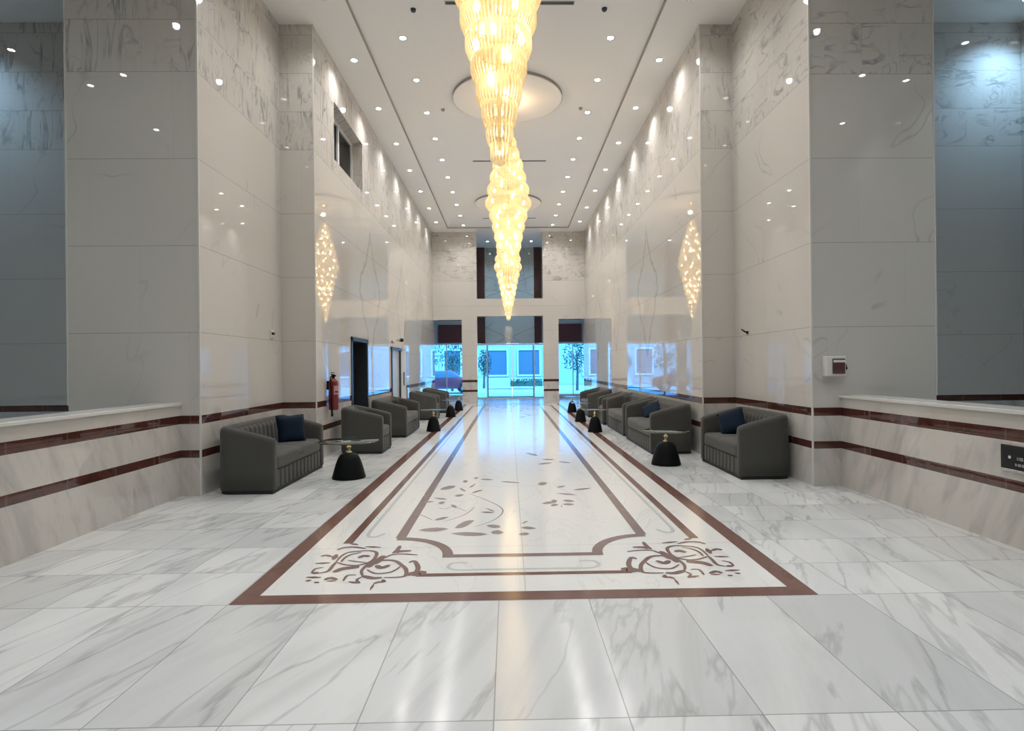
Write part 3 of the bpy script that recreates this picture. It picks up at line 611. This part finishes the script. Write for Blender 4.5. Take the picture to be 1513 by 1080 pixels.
# ------------------------------------------------------------------ chandeliers
TIERS = [(3.12, 3.25, .13), (3.25, 3.40, .19), (3.40, 3.56, .26), (3.56, 3.73, .34), (3.73, 3.91, .42), (3.91, 4.10, .50), (4.10, 4.30, .575), (4.30, 4.52, .66),
         (4.52, 4.77, .77), (4.77, 5.04, .93), (5.04, 5.30, .86), (5.30, 5.56, .74), (5.56, 5.80, .62), (5.80, 6.02, .48), (6.02, 6.24, .36), (6.24, 6.44, .24)]
def chandelier():
    root = empty('chandelier', (0, 0, 0))
    f = MB(); f.tube([(0, 0, 3.16), (0, 0, H - .04)], .014, 8); f.lathe([(.16, -.03), (.15, -.06), (.05, -.10), (.02, -.11)], 32, (0, 0, H))
    for z0, z1, d in TIERS:
        r = d / 2 * .70
        f.tube([(r * math.cos(2 * PI * k / 28), r * math.sin(2 * PI * k / 28), z1) for k in range(29)], .006, 6, caps=False)
        for k in range(4):
            a = k * PI / 2; f.tube([(0, 0, z1), (r * math.cos(a), r * math.sin(a), z1)], .004, 5)
    f.build('frame', M['brass'], root, smooth=True)
    for ti, (z0, z1, d) in enumerate(TIERS):
        r = d / 2; n = max(14, int(d * 100)); t = MB(); hz = z1 - z0
        prof = [(.70, z1 + .006), (.89, z1 - .14 * hz), (1.0, z1 - .45 * hz), (1.0, z1 - .78 * hz), (.88, z0 - .035)]
        for k in range(n):
            a = 2 * PI * (k + .5 * (ti % 2)) / n; ca, sa = math.cos(a), math.sin(a); wd = PI * r / n * .95; ring = []
            for pi_, (q, z) in enumerate(prof):
                rr = r * q; wd = PI * r / n * (.98, .98, .92, .78, .50)[pi_]; ring.append([(rr * ca - wd * sa * q, rr * sa + wd * ca * q, z), ((rr + .010) * ca, (rr + .010) * sa, z), (rr * ca + wd * sa * q, rr * sa - wd * ca * q, z), ((rr - .006) * ca, (rr - .006) * sa, z)])
            t.grid(ring, close_v=True)
            t.add(ring[-1] + [((r * .84) * ca, (r * .84) * sa, z0 - .05)], [(0, 1, 4), (1, 2, 4), (2, 3, 4), (3, 0, 4)])
        t.build('crystal_tier', M['crystal'], root)
    # small crystal ball at the tip
    b = MB(); b.lathe([(.001, -.045), (.025, -.037), (.042, -.015), (.045, 0), (.040, .02), (.02, .04), (.001, .045)], 16, (0, 0, 3.09)); b.build('crystal_ball', M['crystal'], root, smooth=True)
    for ti, (z0, z1, d) in enumerate(TIERS):
        nb = 1 if d < .3 else (2 if d < .5 else 4)
        for k in range(nb):
            a = 2 * PI * k / nb + ti * .9 - PI / 2; rr = 0 if nb == 1 else d * .36; zc = (z0 + z1) / 2
            c = MB(); c.lathe([(.001, -.045), (.018, -.036), (.028, -.006), (.024, .022), (.009, .052), (.001, .064)], 12, (rr * math.cos(a), rr * math.sin(a) + (.03 if nb == 1 else 0), zc))
            c.build('bulb', M['bulb'], root, smooth=True)
    for z, p in ((3.6, .4), (4.2, .8), (4.8, 1.2), (5.4, 1.2), (6.0, .8), (6.72, 11.)):
        ld = bpy.data.lights.get('glow_%s' % z) or bpy.data.lights.new('glow_%s' % z, 'POINT'); ld.energy = CH_P * p; ld.color = (1., .84, .60) if z < 6.5 else (1., .68, .36); ld.shadow_soft_size = .06
        s_ = bpy.data.objects.new('glow', ld); COL.objects.link(s_); s_.parent = root; s_.location = (.03, .02, z)
    return root
CH_P = 2.0
ch = chandelier(); _kc.clear()
for i, y in enumerate(CHY):
    c = ch if i == 0 else copy_tree(ch)
    c.location = ((-.055, .02, .0)[i], y, (0.0, .02, .02)[i])
    tag(c, ['nearest and largest looking golden crystal chandelier, cut by the top edge', 'middle golden crystal chandelier hanging behind the nearest one', 'farthest golden crystal chandelier with its tip before the entrance'][i], 'chandelier', 'spindle shaped crystal chandeliers in a line')

# ------------------------------------------------------------------ seating
def seat_piece(name, L, dep=.72, hb=.81, ha=.66, T=.115, rc=.17):
    root = empty(name)
    X0, X1 = -dep / 2, dep / 2; Y0, Y1 = -L / 2, L / 2
    st = []                                            # outer path stations: x, y, inward normal, height, kind
    def hgt(x):
        t = max(0., min(1., (X1 - x) / (dep - .10))); return ha + (hb - ha) * (t ** .85)
    for t in range(13): x = X1 - t / 12 * (dep - rc); st.append((x, Y0, 0, 1, hgt(x), x))
    for t in range(1, 9):
        a = t / 8 * PI / 2; x = X0 + rc - rc * math.sin(a); y = Y0 + rc - rc * math.cos(a); st.append((x, y, math.sin(a), math.cos(a), hgt(x), x))
    nb = max(4, int((L - 2 * rc) / .12))
    for t in range(1, nb + 1): y = Y0 + rc + (L - 2 * rc) * t / nb; st.append((X0, y, 1, 0, hb, X0))
    for t in range(1, 9):
        a = t / 8 * PI / 2; x = X0 + rc - rc * math.cos(a); y = Y1 - rc + rc * math.sin(a); st.append((x, y, math.cos(a), -math.sin(a), hgt(x), x))
    for t in range(1, 13): x = X0 + rc + t / 12 * (dep - rc); st.append((x, Y1, 0, -1, hgt(x), x))
    rings = []
    sec = [(0, .045), (0, .25), (0, -.075), (.004, -.045), (.018, -.018), (.038, -.004), (.058, 0), (.078, -.004), (.098, -.018), (.111, -.045), (.115, -.075), (.115, .25), (.115, .045)]
    def ring(x, y, nx, ny, h, sx=0., sh=1., dh=0.):
        out = []
        for o, z in sec:
            o2 = T / 2 + (o / .115 * T - T / 2) * sh
            zz = z if z > 0.02 else h + z - dh
            if z == 0: zz = h - dh
            out.append((x + nx * o2 + sx, y + ny * o2, zz))
        return out
    f0, f1 = st[0], st[-1]
    rings.append(ring(*f0[:5], sx=.022, sh=.45, dh=.035)); rings.append(ring(*f0[:5], sx=.018, sh=.75, dh=.016)); rings.append(ring(*f0[:5], sx=.008, sh=.93, dh=.004))
    for s_ in st: rings.append(ring(*s_[:5]))
    rings.append(ring(*f1[:5], sx=.008, sh=.93, dh=.004)); rings.append(ring(*f1[:5], sx=.018, sh=.75, dh=.016)); rings.append(ring(*f1[:5], sx=.022, sh=.45, dh=.035))
    m = MB(); m.grid(rings, close_v=True, flip=True); n = len(sec); R = len(rings)
    m.f.append(tuple(range(n))); m.f.append(tuple((R - 1) * n + k for k in reversed(range(n)))); m.mi += [0, 0]
    m.build('frame', M['fabric'], root, smooth='all', merge=.0001)
    # channelled inner back, following the back and both corners
    path = []; ri = rc - T
    def pt(x, y, nx, ny): path.append((x, y, nx, ny))
    XI, YI0, YI1 = X0 + T, Y0 + T, Y1 - T; rr = .10
    la = .12
    segs = []
    N1 = 10
    for t in range(N1): pt(XI + rr + la * (1 - t / N1), YI0, 0, 1)
    for t in range(17): a = t / 16 * PI / 2; pt(XI + rr - rr * math.sin(a), YI0 + rr - rr * math.cos(a), math.sin(a), math.cos(a))
    LB = (YI1 - YI0 - 2 * rr); nch = max(3, round(LB / .125)); NB = nch * 8
    for t in range(1, NB): pt(XI, YI0 + rr + LB * t / NB, 1, 0)
    for t in range(17): a = t / 16 * PI / 2; pt(XI + rr - rr * math.cos(a), YI1 - rr + rr * math.sin(a), math.cos(a), -math.sin(a))
    for t in range(1, N1 + 1): pt(XI + rr + la * t / N1, YI1, 0, -1)
    # cumulative length for the channel phase, zero on the back's first edge
    cl = [0.]
    for i in range(1, len(path)): cl.append(cl[-1] + math.hypot(path[i][0] - path[i - 1][0], path[i][1] - path[i - 1][1]))
    s0 = cl[N1 + 16]; pitch = LB / nch
    rows = []
    NZ = 10
    for i, (x, y, nx, ny) in enumerate(path):
        ph = (cl[i] - s0) / pitch; bul = .022 * abs(math.sin(PI * ph)) ** .6
        e = min(1., i / 6., (len(path) - 1 - i) / 6.)
        top = hgt(x) - .035
        col = []
        for j in range(NZ + 1):
            v = j / NZ; z = .40 + (top - .40) * v
            o = (.012 + bul + .035 * (1 - v)) * e * (1 if v < .93 else .35)
            if v >= .999: o = -.02
            if e == 0: o = -.01
            col.append((x + nx * o, y + ny * o, z))
        rows.append(col)
    m = MB(); m.grid(rows); m.build('backrest', M['fabric'], root, smooth='all')
    # seat cushion
    n_dip = 1 if L < 1.2 else 2
    m = MB(); hy = L / 2 - T - .004
    def lump(p):
        if n_dip == 2 and p.z > .36:
            p.z -= .018 * math.exp(-(p.y / .07) ** 2)
        return p
    m.rbox(((X0 + T + X1 + .01) / 2, 0, .355), ((X1 + .01 - X0 - T) / 2, hy, .10), .05, 14, .022, func=lump)
    m.build('seat_cushion', M['fabric'], root, smooth='all', merge=.0002)
    # pleated front skirt
    m = MB(); W = L - 2 * T + .02; npl = max(4, round(W / .135)); K = 12; top, bot = [], []
    for i in range(npl * K + 1):
        ph = (i % K) / K; y = -W / 2 + W * i / (npl * K)
        o = .016 * min(1., 5 * min(ph, 1 - ph)) if i % K else 0.
        top.append((X1 - .010 + o * .8, y, .262)); bot.append((X1 - .012 + o * 1.1, y, .048))
    m.grid([[t, b_] for t, b_ in zip(top, bot)], flip=True)
    m.box(X0 + T - .01, X1 - .014, -W / 2, W / 2, .05, .262)
    m.build('pleated_skirt', M['fabric'], root)
    m = MB(); ol = [(x + nx * .012 , y + ny * .012) for x, y, nx, ny, _h, _x in st]
    nn = len(ol); m.add([(x, y, 0) for x, y in ol] + [(x, y, .052) for x, y in ol], [tuple(reversed(range(nn))), tuple(nn + k for k in range(nn))] + [(k, (k + 1) % nn, nn + (k + 1) % nn, nn + k) for k in range(nn)])
    m.build('plinth', M['plinth'], root, merge=.00005)
    return root
def place(o, xb, xf, y0, y1, face, lab, cat, group, rz=0.):
    """xb/xf: back and front x, y0..y1 along the hall; face +1 looks to +x"""
    o.location = ((xb + xf) / 2, (y0 + y1) / 2, 0); o.rotation_euler = (0, 0, (0 if face > 0 else PI) + rz)
    tag(o, lab, cat, group)
GS = 'grey velvet tub seats along the hall'
place(seat_piece('sofa', 1.86, .68), -3.52, -2.84, 6.92, 8.78, 1, 'grey velvet sofa with channelled back on the left, nearest to the front', 'sofa', GS)
place(seat_piece('armchair', .78, .74), -2.97, -2.23, 10.05, 10.83, 1, 'grey armchair with its side turned, just beyond the fire extinguisher', 'armchair', GS)
place(seat_piece('sofa', 1.80, .76), -2.98, -2.22, 12.33, 14.13, 1, 'grey sofa on the left in front of the dark doorway and ajar door', 'sofa', GS)
place(seat_piece('armchair', .80, .78), -2.86, -2.08, 16.3, 17.1, 1, 'grey armchair on the left, last but one towards the entrance', 'armchair', GS)
place(seat_piece('armchair', .90, .78), -2.84, -2.06, 18.7, 19.6, 1, 'grey armchair on the left, closest to the glass entrance', 'armchair', GS)
place(seat_piece('sofa', 1.53, .68, .84, .69), 3.67, 2.99, 7.38, 8.91, -1, 'grey two seat sofa on the right against the marble pier', 'sofa', GS)
place(seat_piece('sofa', 2.10, .71, .84, .69), 3.09, 2.38, 9.58, 11.68, -1, 'long grey sofa on the right, second from the front, with blue cushion', 'sofa', GS)
place(seat_piece('sofa', 2.05, .70, .83, .68), 3.11, 2.41, 12.08, 14.13, -1, 'grey sofa on the right without cushion, third from the front', 'sofa', GS)
place(seat_piece('armchair', .80, .70), 3.08, 2.36, 14.45, 15.25, -1, 'grey armchair on the right between two sofas', 'armchair', GS)
place(seat_piece('sofa', 1.85, .72), 3.02, 2.28, 16.6, 18.45, -1, 'grey sofa on the right, closest to the glass entrance', 'sofa', GS)

def cushion(loc, rot, s, lab):
    m = MB(); h = s / 2; N = 12; rows_ = {}
    for sg in (1, -1):
        rows = []
        for i in range(N + 1):
            r_ = []
            for j in range(N + 1):
                u, v = -1 + 2 * i / N, -1 + 2 * j / N
                th = .075 * ((1 - u ** 4) * (1 - v ** 4)) ** .55
                pin = 1 - .06 * (1 - (abs(u) * abs(v))) * max(abs(u), abs(v)) ** 2
                r_.append((sg * th, u * h * pin, v * h * pin))
            rows.append(r_)
        m.grid(rows, flip=(sg < 0))
    o = m.build('cushion', M['blue'], None, smooth='all', merge=.0005)
    o.location = loc; o.rotation_euler = rot
    e = MB(); pts = []
    for (a, b_) in ((-1, -1), (1, -1), (1, 1), (-1, 1)):
        pts.append((a, b_))
    loop = []
    for k in range(4):
        a, b_ = pts[k], pts[(k + 1) % 4]
        for t in range(N): u = a[0] + (b_[0] - a[0]) * t / N; v = a[1] + (b_[1] - a[1]) * t / N; pin = 1 - .06 * (1 - abs(u) * abs(v)); loop.append((0, u * h * pin, v * h * pin))
    loop.append(loop[0]); e.tube(loop, .005, 6, caps=False); e.build('piping', M['blue'], o, smooth='all')
    tag(o, lab, 'cushion', 'navy blue cushions'); return o
cushion((-3.10, 8.22, .64), (0, -.22, -.8), .40, 'navy blue cushion leaning upright on the back of the left front sofa')
cushion((3.29, 8.45, .635), (.38, -.45, PI + .85), .38, 'navy blue cushion tilted on the two seat sofa beside the right pier')
cushion((2.80, 11.25, .60), (.6, -.75, PI + .8), .38, 'navy blue cushion lying slanted on the long right sofa')

# ------------------------------------------------------------------ tables
def table(k=1., glass_r=.40):
    root = empty('side_table')
    m = MB(); prof = [(.222, 0), (.224, .012), (.214, .05), (.196, .12), (.172, .20), (.145, .27), (.118, .315), (.085, .336), (.04, .342)]
    m.lathe([(r * k, z) for r, z in prof], 40); m.build('pedestal', M['black'], root, smooth=True)
    m = MB(); m.lathe([(.030, .338), (.040, .346), (.040, .362), (.022, .372), (.018, .40), (.030, .418), (.034, .432), (.020, .446), (.016, .47), (.045, .486), (.060, .493), (.060, .4955)], 24); m.build('neck', M['brass'], root, smooth=True)
    m = MB(); m.lathe([(glass_r - .006, .4960), (glass_r, .4995), (glass_r, .5045), (glass_r - .006, .508)], 56); m.build('table_top', M['tglass'], root, smooth=True)
    return root
GT = 'glass topped tables on black bell pedestals'
for k, gr, x, y, lab in ((1., .40, -2.20, 7.9, 'round glass table on a black bell pedestal beside the left front sofa'),
                         (.98, .34, 2.35, 8.62, 'glass table on a black bell pedestal before the two right front sofas'),
                         (.74, .30, -1.78, 13.5, 'small glass table on black pedestal before the left doorway sofa'),
                         (.74, .30, 1.93, 12.96, 'small glass table on black pedestal before the third right sofa'),
                         (.70, .26, -1.76, 17.27, 'small black pedestal table on the left, last but one towards the entrance'),
                         (.70, .26, -1.74, 19.78, 'small black pedestal table on the left, closest to the entrance'),
                         (.70, .26, 1.90, 15.34, 'small black pedestal table on the right, last but one towards the entrance'),
                         (.70, .26, 2.02, 18.5, 'small black pedestal table on the right, closest to the entrance')):
    t = table(k, gr); t.location = (x, y, .0012); tag(t, lab, 'side table', GT)

# ------------------------------------------------------------------ things on walls and ceiling
e = empty('fire_extinguisher', (XL + .105, 9.93, .78), 0, 'red fire extinguisher hung on the left wall edge', 'fire extinguisher')
m = MB(); m.lathe([(.060, 0), (.078, .012), (.082, .03), (.082, .44), (.076, .49), (.055, .525), (.030, .545), (.024, .56)], 32); m.build('cylinder', M['red'], e, smooth=True)
m = MB(); m.lathe([(.026, .555), (.030, .57), (.030, .60), (.018, .61)], 16); m.box(-.012, .012, -.11, .03, .605, .620); m.box(-.012, .012, -.10, .03, .635, .648); m.tube([(.02, -.02, .59), (.05, -.03, .59)], .012, 8); m.build('valve', M['black'], e, smooth=True)
m = MB(); m.tube([(-.02, -.03, .585), (-.02, -.10, .56), (-.01, -.115, .45), (0, -.11, .2), (0, -.105, .02), (.0, -.09, -.10)], [.011] * 4 + [.014, .022], 8); m.build('hose', M['black'], e, smooth=True)
m = MB(); pts = []
for z in (.27, .42):
    pts.append([(.0835 * math.cos(a), .0835 * math.sin(a), z) for a in [(-70 + 9 * t) * PI / 180 for t in range(11)]])
m.grid(pts, flip=True); lb = m.build('paper_label', M['paper'], e, smooth='all')
m = MB(); pts = []
for z in (.30, .33):
    pts.append([(.0842 * math.cos(a), .0842 * math.sin(a), z) for a in [(-60 + 12 * t) * PI / 180 for t in range(7)]])
m.grid(pts, flip=True); m.build('label_print', M['red'], lb, smooth='all')
m = MB(); m.box(-.104, -.075, -.03, .03, .35, .50); m.box(-.104, -.06, -.02, .02, .47, .50); m.build('wall_bracket', M['black'], e)

b = empty('breaker_box', (3.945, 6.96, 1.46), 0, 'white electrical breaker box with smoked window on the right pier', 'breaker box')
m = MB(); m.rbox((0, -.045, 0), (.125, .045, .120), .012, 2); m.build('housing', M['plastic'], b, smooth='all', merge=.0003)
m = MB(); m.rbox((.03, -.096, .0), (.075, .010, .092), .006, 2); wn = m.build('window', M['smoke'], b, smooth='all', merge=.0003)
for k in range(3):
    m = MB(); m.box(-.030 + k * .042, .002 + k * .042, -.112, -.104, -.02, .035); m.build('breaker_switch', M['switch_r'], wn)
m = MB(); m.box(-.04, .10, -.110, -.105, .045, .075); m.build('label_strip', M['plastic'], wn)
m = MB(); m.box(-.04, .10, -.110, -.105, -.082, -.060); m.build('lower_strip', M['switch_r'], wn)
m = MB(); m.tube([(.125, -.03, .03), (.15, -.035, .02), (.165, -.03, -.03), (.15, -.02, -.05)], .010, 8); m.build('cable_stub', M['black'], b, smooth=True)

s_ = empty('motion_sensor', (-3.66, 8.94, 2.03), 0, 'small white sensor with black eye on the left pier', 'sensor')
m = MB(); m.rbox((.012, 0, 0), (.012, .055, .065), .008, 2); m.build('housing', M['plastic'], s_, smooth='all', merge=.0003)
m = MB(); m.rbox((.030, 0, .012), (.010, .045, .018), .006, 2); m.build('eye', M['black'], s_, smooth='all', merge=.0003)
s_ = empty('wall_hook', (3.70, 8.83, 1.98), 0, 'small dark hook sticking out of the right pier', 'hook')
m = MB(); m.rbox((-.008, 0, 0), (.008, .020, .025), .004, 1); m.build('plate', M['black'], s_, merge=.0003)
m = MB(); m.tube([(-.01, 0, 0), (-.07, -.03, .02), (-.12, -.05, .05)], [.014, .012, .009], 8); m.build('arm', M['black'], s_, smooth=True)
for k, (y, z) in enumerate(((16.57, 2.29), (15.42, 2.19))):
    s_ = empty('dome_camera', (XL, y, z), 0, ['dark dome camera on the left wall right of the ajar door', 'small grey dome camera on the left wall above the ajar door'][k], 'camera')
    q = (1., .7)[k]
    m = MB(); m.tube([(0, 0, 0), (.03 * q, 0, 0), (.05 * q, 0, -.0)], [.05 * q, .05 * q, .035 * q], 16); m.build('base', M['frame_d'], s_, smooth=True)
    m = MB(); m.tube([(.045 * q, 0, -.005), (.075 * q, 0, -.01), (.098 * q, 0, -.012), (.108 * q, 0, -.012)], [.055 * q, .054 * q, .035 * q, .008 * q], 16); m.build('dome', M['black'] if k == 0 else M['steel'], s_, smooth=True)

# sign on the right low wall
sg = empty('sign', (4.05, 4.30, .725), 0, 'black sign with two lines of white writing on the right low wall', 'sign')
m = MB(); m.rbox((-.008, 0, 0), (.008, .36, .095), .003, 1); m.build('plate', M['blackm'], sg, merge=.0002)
m = MB(); m.rbox((-.010, 0, -.106), (.010, .36, .011), .003, 1); m.build('rail', M['steel'], sg, merge=.0002)
m = MB()
m.tube([(-.0175, .275, .0), (-.0165, .275, .0)], .013, 12)
random.seed(4)
def scribble(y0, y1, z, h):
    y = y0
    while y > y1:
        wd = random.uniform(.014, .030); t = random.random()
        if t < .15: y -= .02; continue
        for a in ((0, .22), (.78, 1.)):
            if random.random() < .8: m.box(-.0172, -.0162, y - wd * a[1], y - wd * a[0], z - h / 2, z + h / 2)
        if random.random() < .8: m.box(-.0172, -.0162, y - wd, y, z + h / 2 - .007, z + h / 2)
        if random.random() < .6: m.box(-.0172, -.0162, y - wd, y, z - h / 2, z - h / 2 + .007)
        y -= wd + .007
scribble(.225, -.31, -.004, .024); scribble(.225, -.18, -.054, .020)
m.build('lettering', M['bright'], sg)

# ceiling slots and small detectors
v0 = None
for i, (y, lab) in enumerate(((8.88, 'dark narrow air slot in the ceiling behind the nearest chandelier'), (15.72, 'dark narrow air slot in the ceiling behind the middle chandelier'), (21.8, 'dark narrow air slot in the ceiling near the far end'))):
    r = empty('ceiling_vent', (.07, y, H + .05), 0, lab, 'air vent', 'linear air slots in the ceiling')
    m = MB(); m.box(-1.0, 1.0, -.045, -.03, -.006, .0); m.box(-1.0, 1.0, .03, .045, -.006, .0); m.box(-1.0, -.985, -.03, .03, -.006, 0); m.box(.985, 1.0, -.03, .03, -.006, 0); m.build('frame', M['groove'], r)
    m = MB(); m.box(-.985, .985, -.03, .03, -.002, 0); m.build('slot', M['frame_d'], r)
for x, y, lab in ((-1.44, 9.04, 'small black ceiling detector left of the nearest air slot'), (1.56, 9.02, 'small black ceiling detector right of the nearest air slot'),
                  (-1.38, 12.55, 'small ceiling detector left of the middle ceiling disc'), (1.62, 12.5, 'small ceiling detector right of the middle ceiling disc')):
    m = MB(); m.lathe([(.020, -.045), (.034, -.038), (.040, -.02), (.044, 0)], 16, (0, 0, 0)); o = m.build('smoke_detector', M['frame_d'] if y < 10 else M['groove'], None, smooth=True); o.location = (x, y, H + .05)
    tag(o, lab, 'detector', 'small ceiling detectors')

# ------------------------------------------------------------------ outdoors, seen through the glass
g_ = MB().box(-40, 40, 27.3, 90, -.3, -.02)
o = S(g_, 'ground', M['pave'], 'pale paved forecourt outside the entrance'); o['category'] = 'ground'
def building(x0, x1, y, h, wins, lab, base=.0):
    r = empty('building', ((x0 + x1) / 2, y, 0), 0, lab, 'building', None); w_ = (x1 - x0) / 2
    m = MB(); m.box(-w_, w_, 0, 8, 0, h); m.box(-w_ - .2, w_ + .2, -.4, 8, h, h + .3); m.build('wall', M['bwall'], r)
    for (a, b_, c, d) in wins:
        m = MB(); fr(m, a, b_, c, d, -.05, .12, .16); f_ = m.build('window', M['frame_w'], r)
        m = MB(); m.box(a + .1, b_ - .1, -.03, -.01, c + .1, d - .1); m.build('pane', M['bglass'], f_)
    return r
building(-9, 9.5, 46, 7.5, [(-2.0, -.3, .7, 2.9), (.4, 2.3, .7, 2.9), (-5.5, -4.0, .7, 2.9), (5.6, 7.2, .7, 2.9)], 'pale building with framed windows across the forecourt')
m = MB(); m.box(-3.2, 3.4, 44.2, 45.9, -.02, .22); m.box(-3.2, 3.4, 44.7, 45.9, .22, .42); m.box(-3.2, 3.4, 45.2, 45.9, .42, .60)
o = m.build('steps', M['pave']); tag(o, 'low pale steps before the building across the forecourt', 'steps')
def tree(x, y, h, r, lab, seed):
    random.seed(seed); root = empty('tree', (x, y, -.02), 0, lab, 'tree', 'trees outside the entrance')
    m = MB(); m.tube([(0, 0, 0), (.03, .02, h * .4), (-.02, .05, h * .75)], [.09, .06, .03], 8)
    for k in range(4): a = k * 1.7; m.tube([(0, .02, h * (.4 + .07 * k)), (math.cos(a) * r * .5, math.sin(a) * r * .5, h * (.62 + .07 * k))], [.03, .012], 6)
    m.build('trunk', M['bark'], root, smooth=True)
    m = MB()
    for k in range(900):
        u = Vector((random.gauss(0, 1), random.gauss(0, 1), random.gauss(0, 1))).normalized() * (random.random() ** .4)
        n_ = noise.noise(u * 2.2 + Vector((seed, 0, 0)))
        if n_ < -.12: continue
        c = Vector((u.x * r, u.y * r, h * .68 + u.z * h * .36)); s1 = random.uniform(.05, .10)
        a = Vector((random.gauss(0, 1), random.gauss(0, 1), random.gauss(0, 1))).normalized(); b2 = a.cross(Vector((.3, .5, .8))).normalized()
        m.add([c - a * s1, c + b2 * s1 * .5, c + a * s1, c - b2 * s1 * .5], [(0, 1, 2, 3)])
    m.build('crown', M['leafg'], root)
tree(-3.55, 36, 2.9, 1.0, 'low leafy tree outside the left entrance window', 3)
tree(-5.3, 38, 3.3, 1.1, 'leafy tree outside, farther left than the parked car', 5)
tree(4.15, 35, 3.2, 1.0, 'leafy tree outside the right entrance window', 8)
tree(-1.75, 40, 2.6, .55, 'slim tree outside by the left door leaf', 12)
m = MB(); random.seed(2)
hd = empty('hedge', (1.3, 43.4, 0), 0, 'low hedge outside before the steps', 'hedge')
for k in range(900):
    c = Vector((random.uniform(-1.2, 1.2), random.uniform(-.25, .25), random.uniform(0, .55))); s1 = .06
    a = Vector((random.gauss(0, 1), random.gauss(0, 1), random.gauss(0, 1))).normalized(); b2 = a.cross(Vector((.3, .5, .8))).normalized()
    m.add([c - a * s1, c + b2 * s1 * .6, c + a * s1, c - b2 * s1 * .6], [(0, 1, 2, 3)])
m.box(-1.2, 1.2, -.2, .2, 0, .35); m.build('foliage', M['leafg'], hd)
# parked red car
cr = empty('car', (-3.9, 33.2, -.02), .15, 'red car parked outside the left entrance window', 'car')
m = MB(); prof = [(-1.95, .35), (-1.9, .72), (-1.2, .85), (-.75, 1.28), (.55, 1.32), (1.15, .92), (1.9, .80), (1.98, .38)]
rows = []
for x, z in prof: rows.append([(x, -.80, .28), (x, -.84, min(z, .75)), (x, -.62 if z > 1 else -.78, z), (x, .62 if z > 1 else .78, z), (x, .84, min(z, .75)), (x, .80, .28)])
m.grid(rows); o1 = len(m.v) - 48
m.f.append(tuple(o1 + k for k in range(6))); m.f.append(tuple(o1 + 42 + k for k in reversed(range(6)))); m.mi += [0, 0]; m.grid([[r[0], r[5]] for r in rows], flip=True); m.build('body', M['car'], cr, smooth=True)
m = MB(); m.add([(-1.05, -.80, .88), (-.72, -.655, 1.22), (.50, -.655, 1.25), (.98, -.80, .92)], [(0, 3, 2, 1)]); m.add([(-1.05, .80, .88), (-.72, .655, 1.22), (.50, .655, 1.25), (.98, .80, .92)], [(0, 1, 2, 3)]); m.build('side_window', M['bglass'], cr)
for x in (-1.25, 1.25):
    for y in (-.80, .80):
        m = MB(); m.tube([(x, y - .09, .31), (x, y + .09, .31)], .31, 20); wl = m.build('wheel', M['tyre'], cr, smooth=True)
        m = MB(); m.tube([(x, y - .10, .31), (x, y + .10, .31)], .18, 16); m.build('hub_cap', M['steel'], wl, smooth=True)

# ------------------------------------------------------------------ sky, camera, colour
wd = bpy.data.worlds.new('sky'); sc.world = wd; wd.use_nodes = True; nt = wd.node_tree
bg = nt.nodes['Background']; bg.inputs[0].default_value = (.48, .76, 1.0, 1); bg.inputs[1].default_value = SKY
SUN = bpy.data.lights.new('sun', 'SUN'); SUN.energy = SUNE; SUN.angle = .05; SUN.color = (.85, .95, 1.)
so = bpy.data.objects.new('sun', SUN); COL.objects.link(so); so.rotation_euler = (math.radians(42), 0, math.radians(25)); so.location = (0, 40, 20)

cam = bpy.data.cameras.new('camera'); co = bpy.data.objects.new('camera', cam); COL.objects.link(co); sc.camera = co
cam.sensor_fit = 'HORIZONTAL'; cam.sensor_width = 36; cam.lens = 850 / 1513 * 36
cam.shift_x = (756.5 - 766.8) / 1513; cam.shift_y = (541 - 540) / 1513
cam.clip_start = .05; cam.clip_end = 300
co.location = (0, 0, 1.5)
R = Matrix.Rotation(-math.radians(1.0), 4, 'Z') @ Matrix.Rotation(PI / 2, 4, 'X') @ Matrix.Rotation(-math.radians(.6), 4, 'Z')
co.rotation_euler = R.to_euler()

sc.view_settings.view_transform = 'Standard'; sc.view_settings.look = 'None'; sc.view_settings.gamma = 1
sc.view_settings.use_curve_mapping = False; sc.view_settings.exposure = EXPO
try:
    sc.cycles.use_denoising = True; sc.cycles.max_bounces = 10; sc.cycles.diffuse_bounces = 5; sc.cycles.glossy_bounces = 4
    sc.cycles.transparent_max_bounces = 24; sc.cycles.sample_clamp_indirect = 8; sc.cycles.caustics_reflective = False; sc.cycles.use_light_tree = True
except Exception: pass
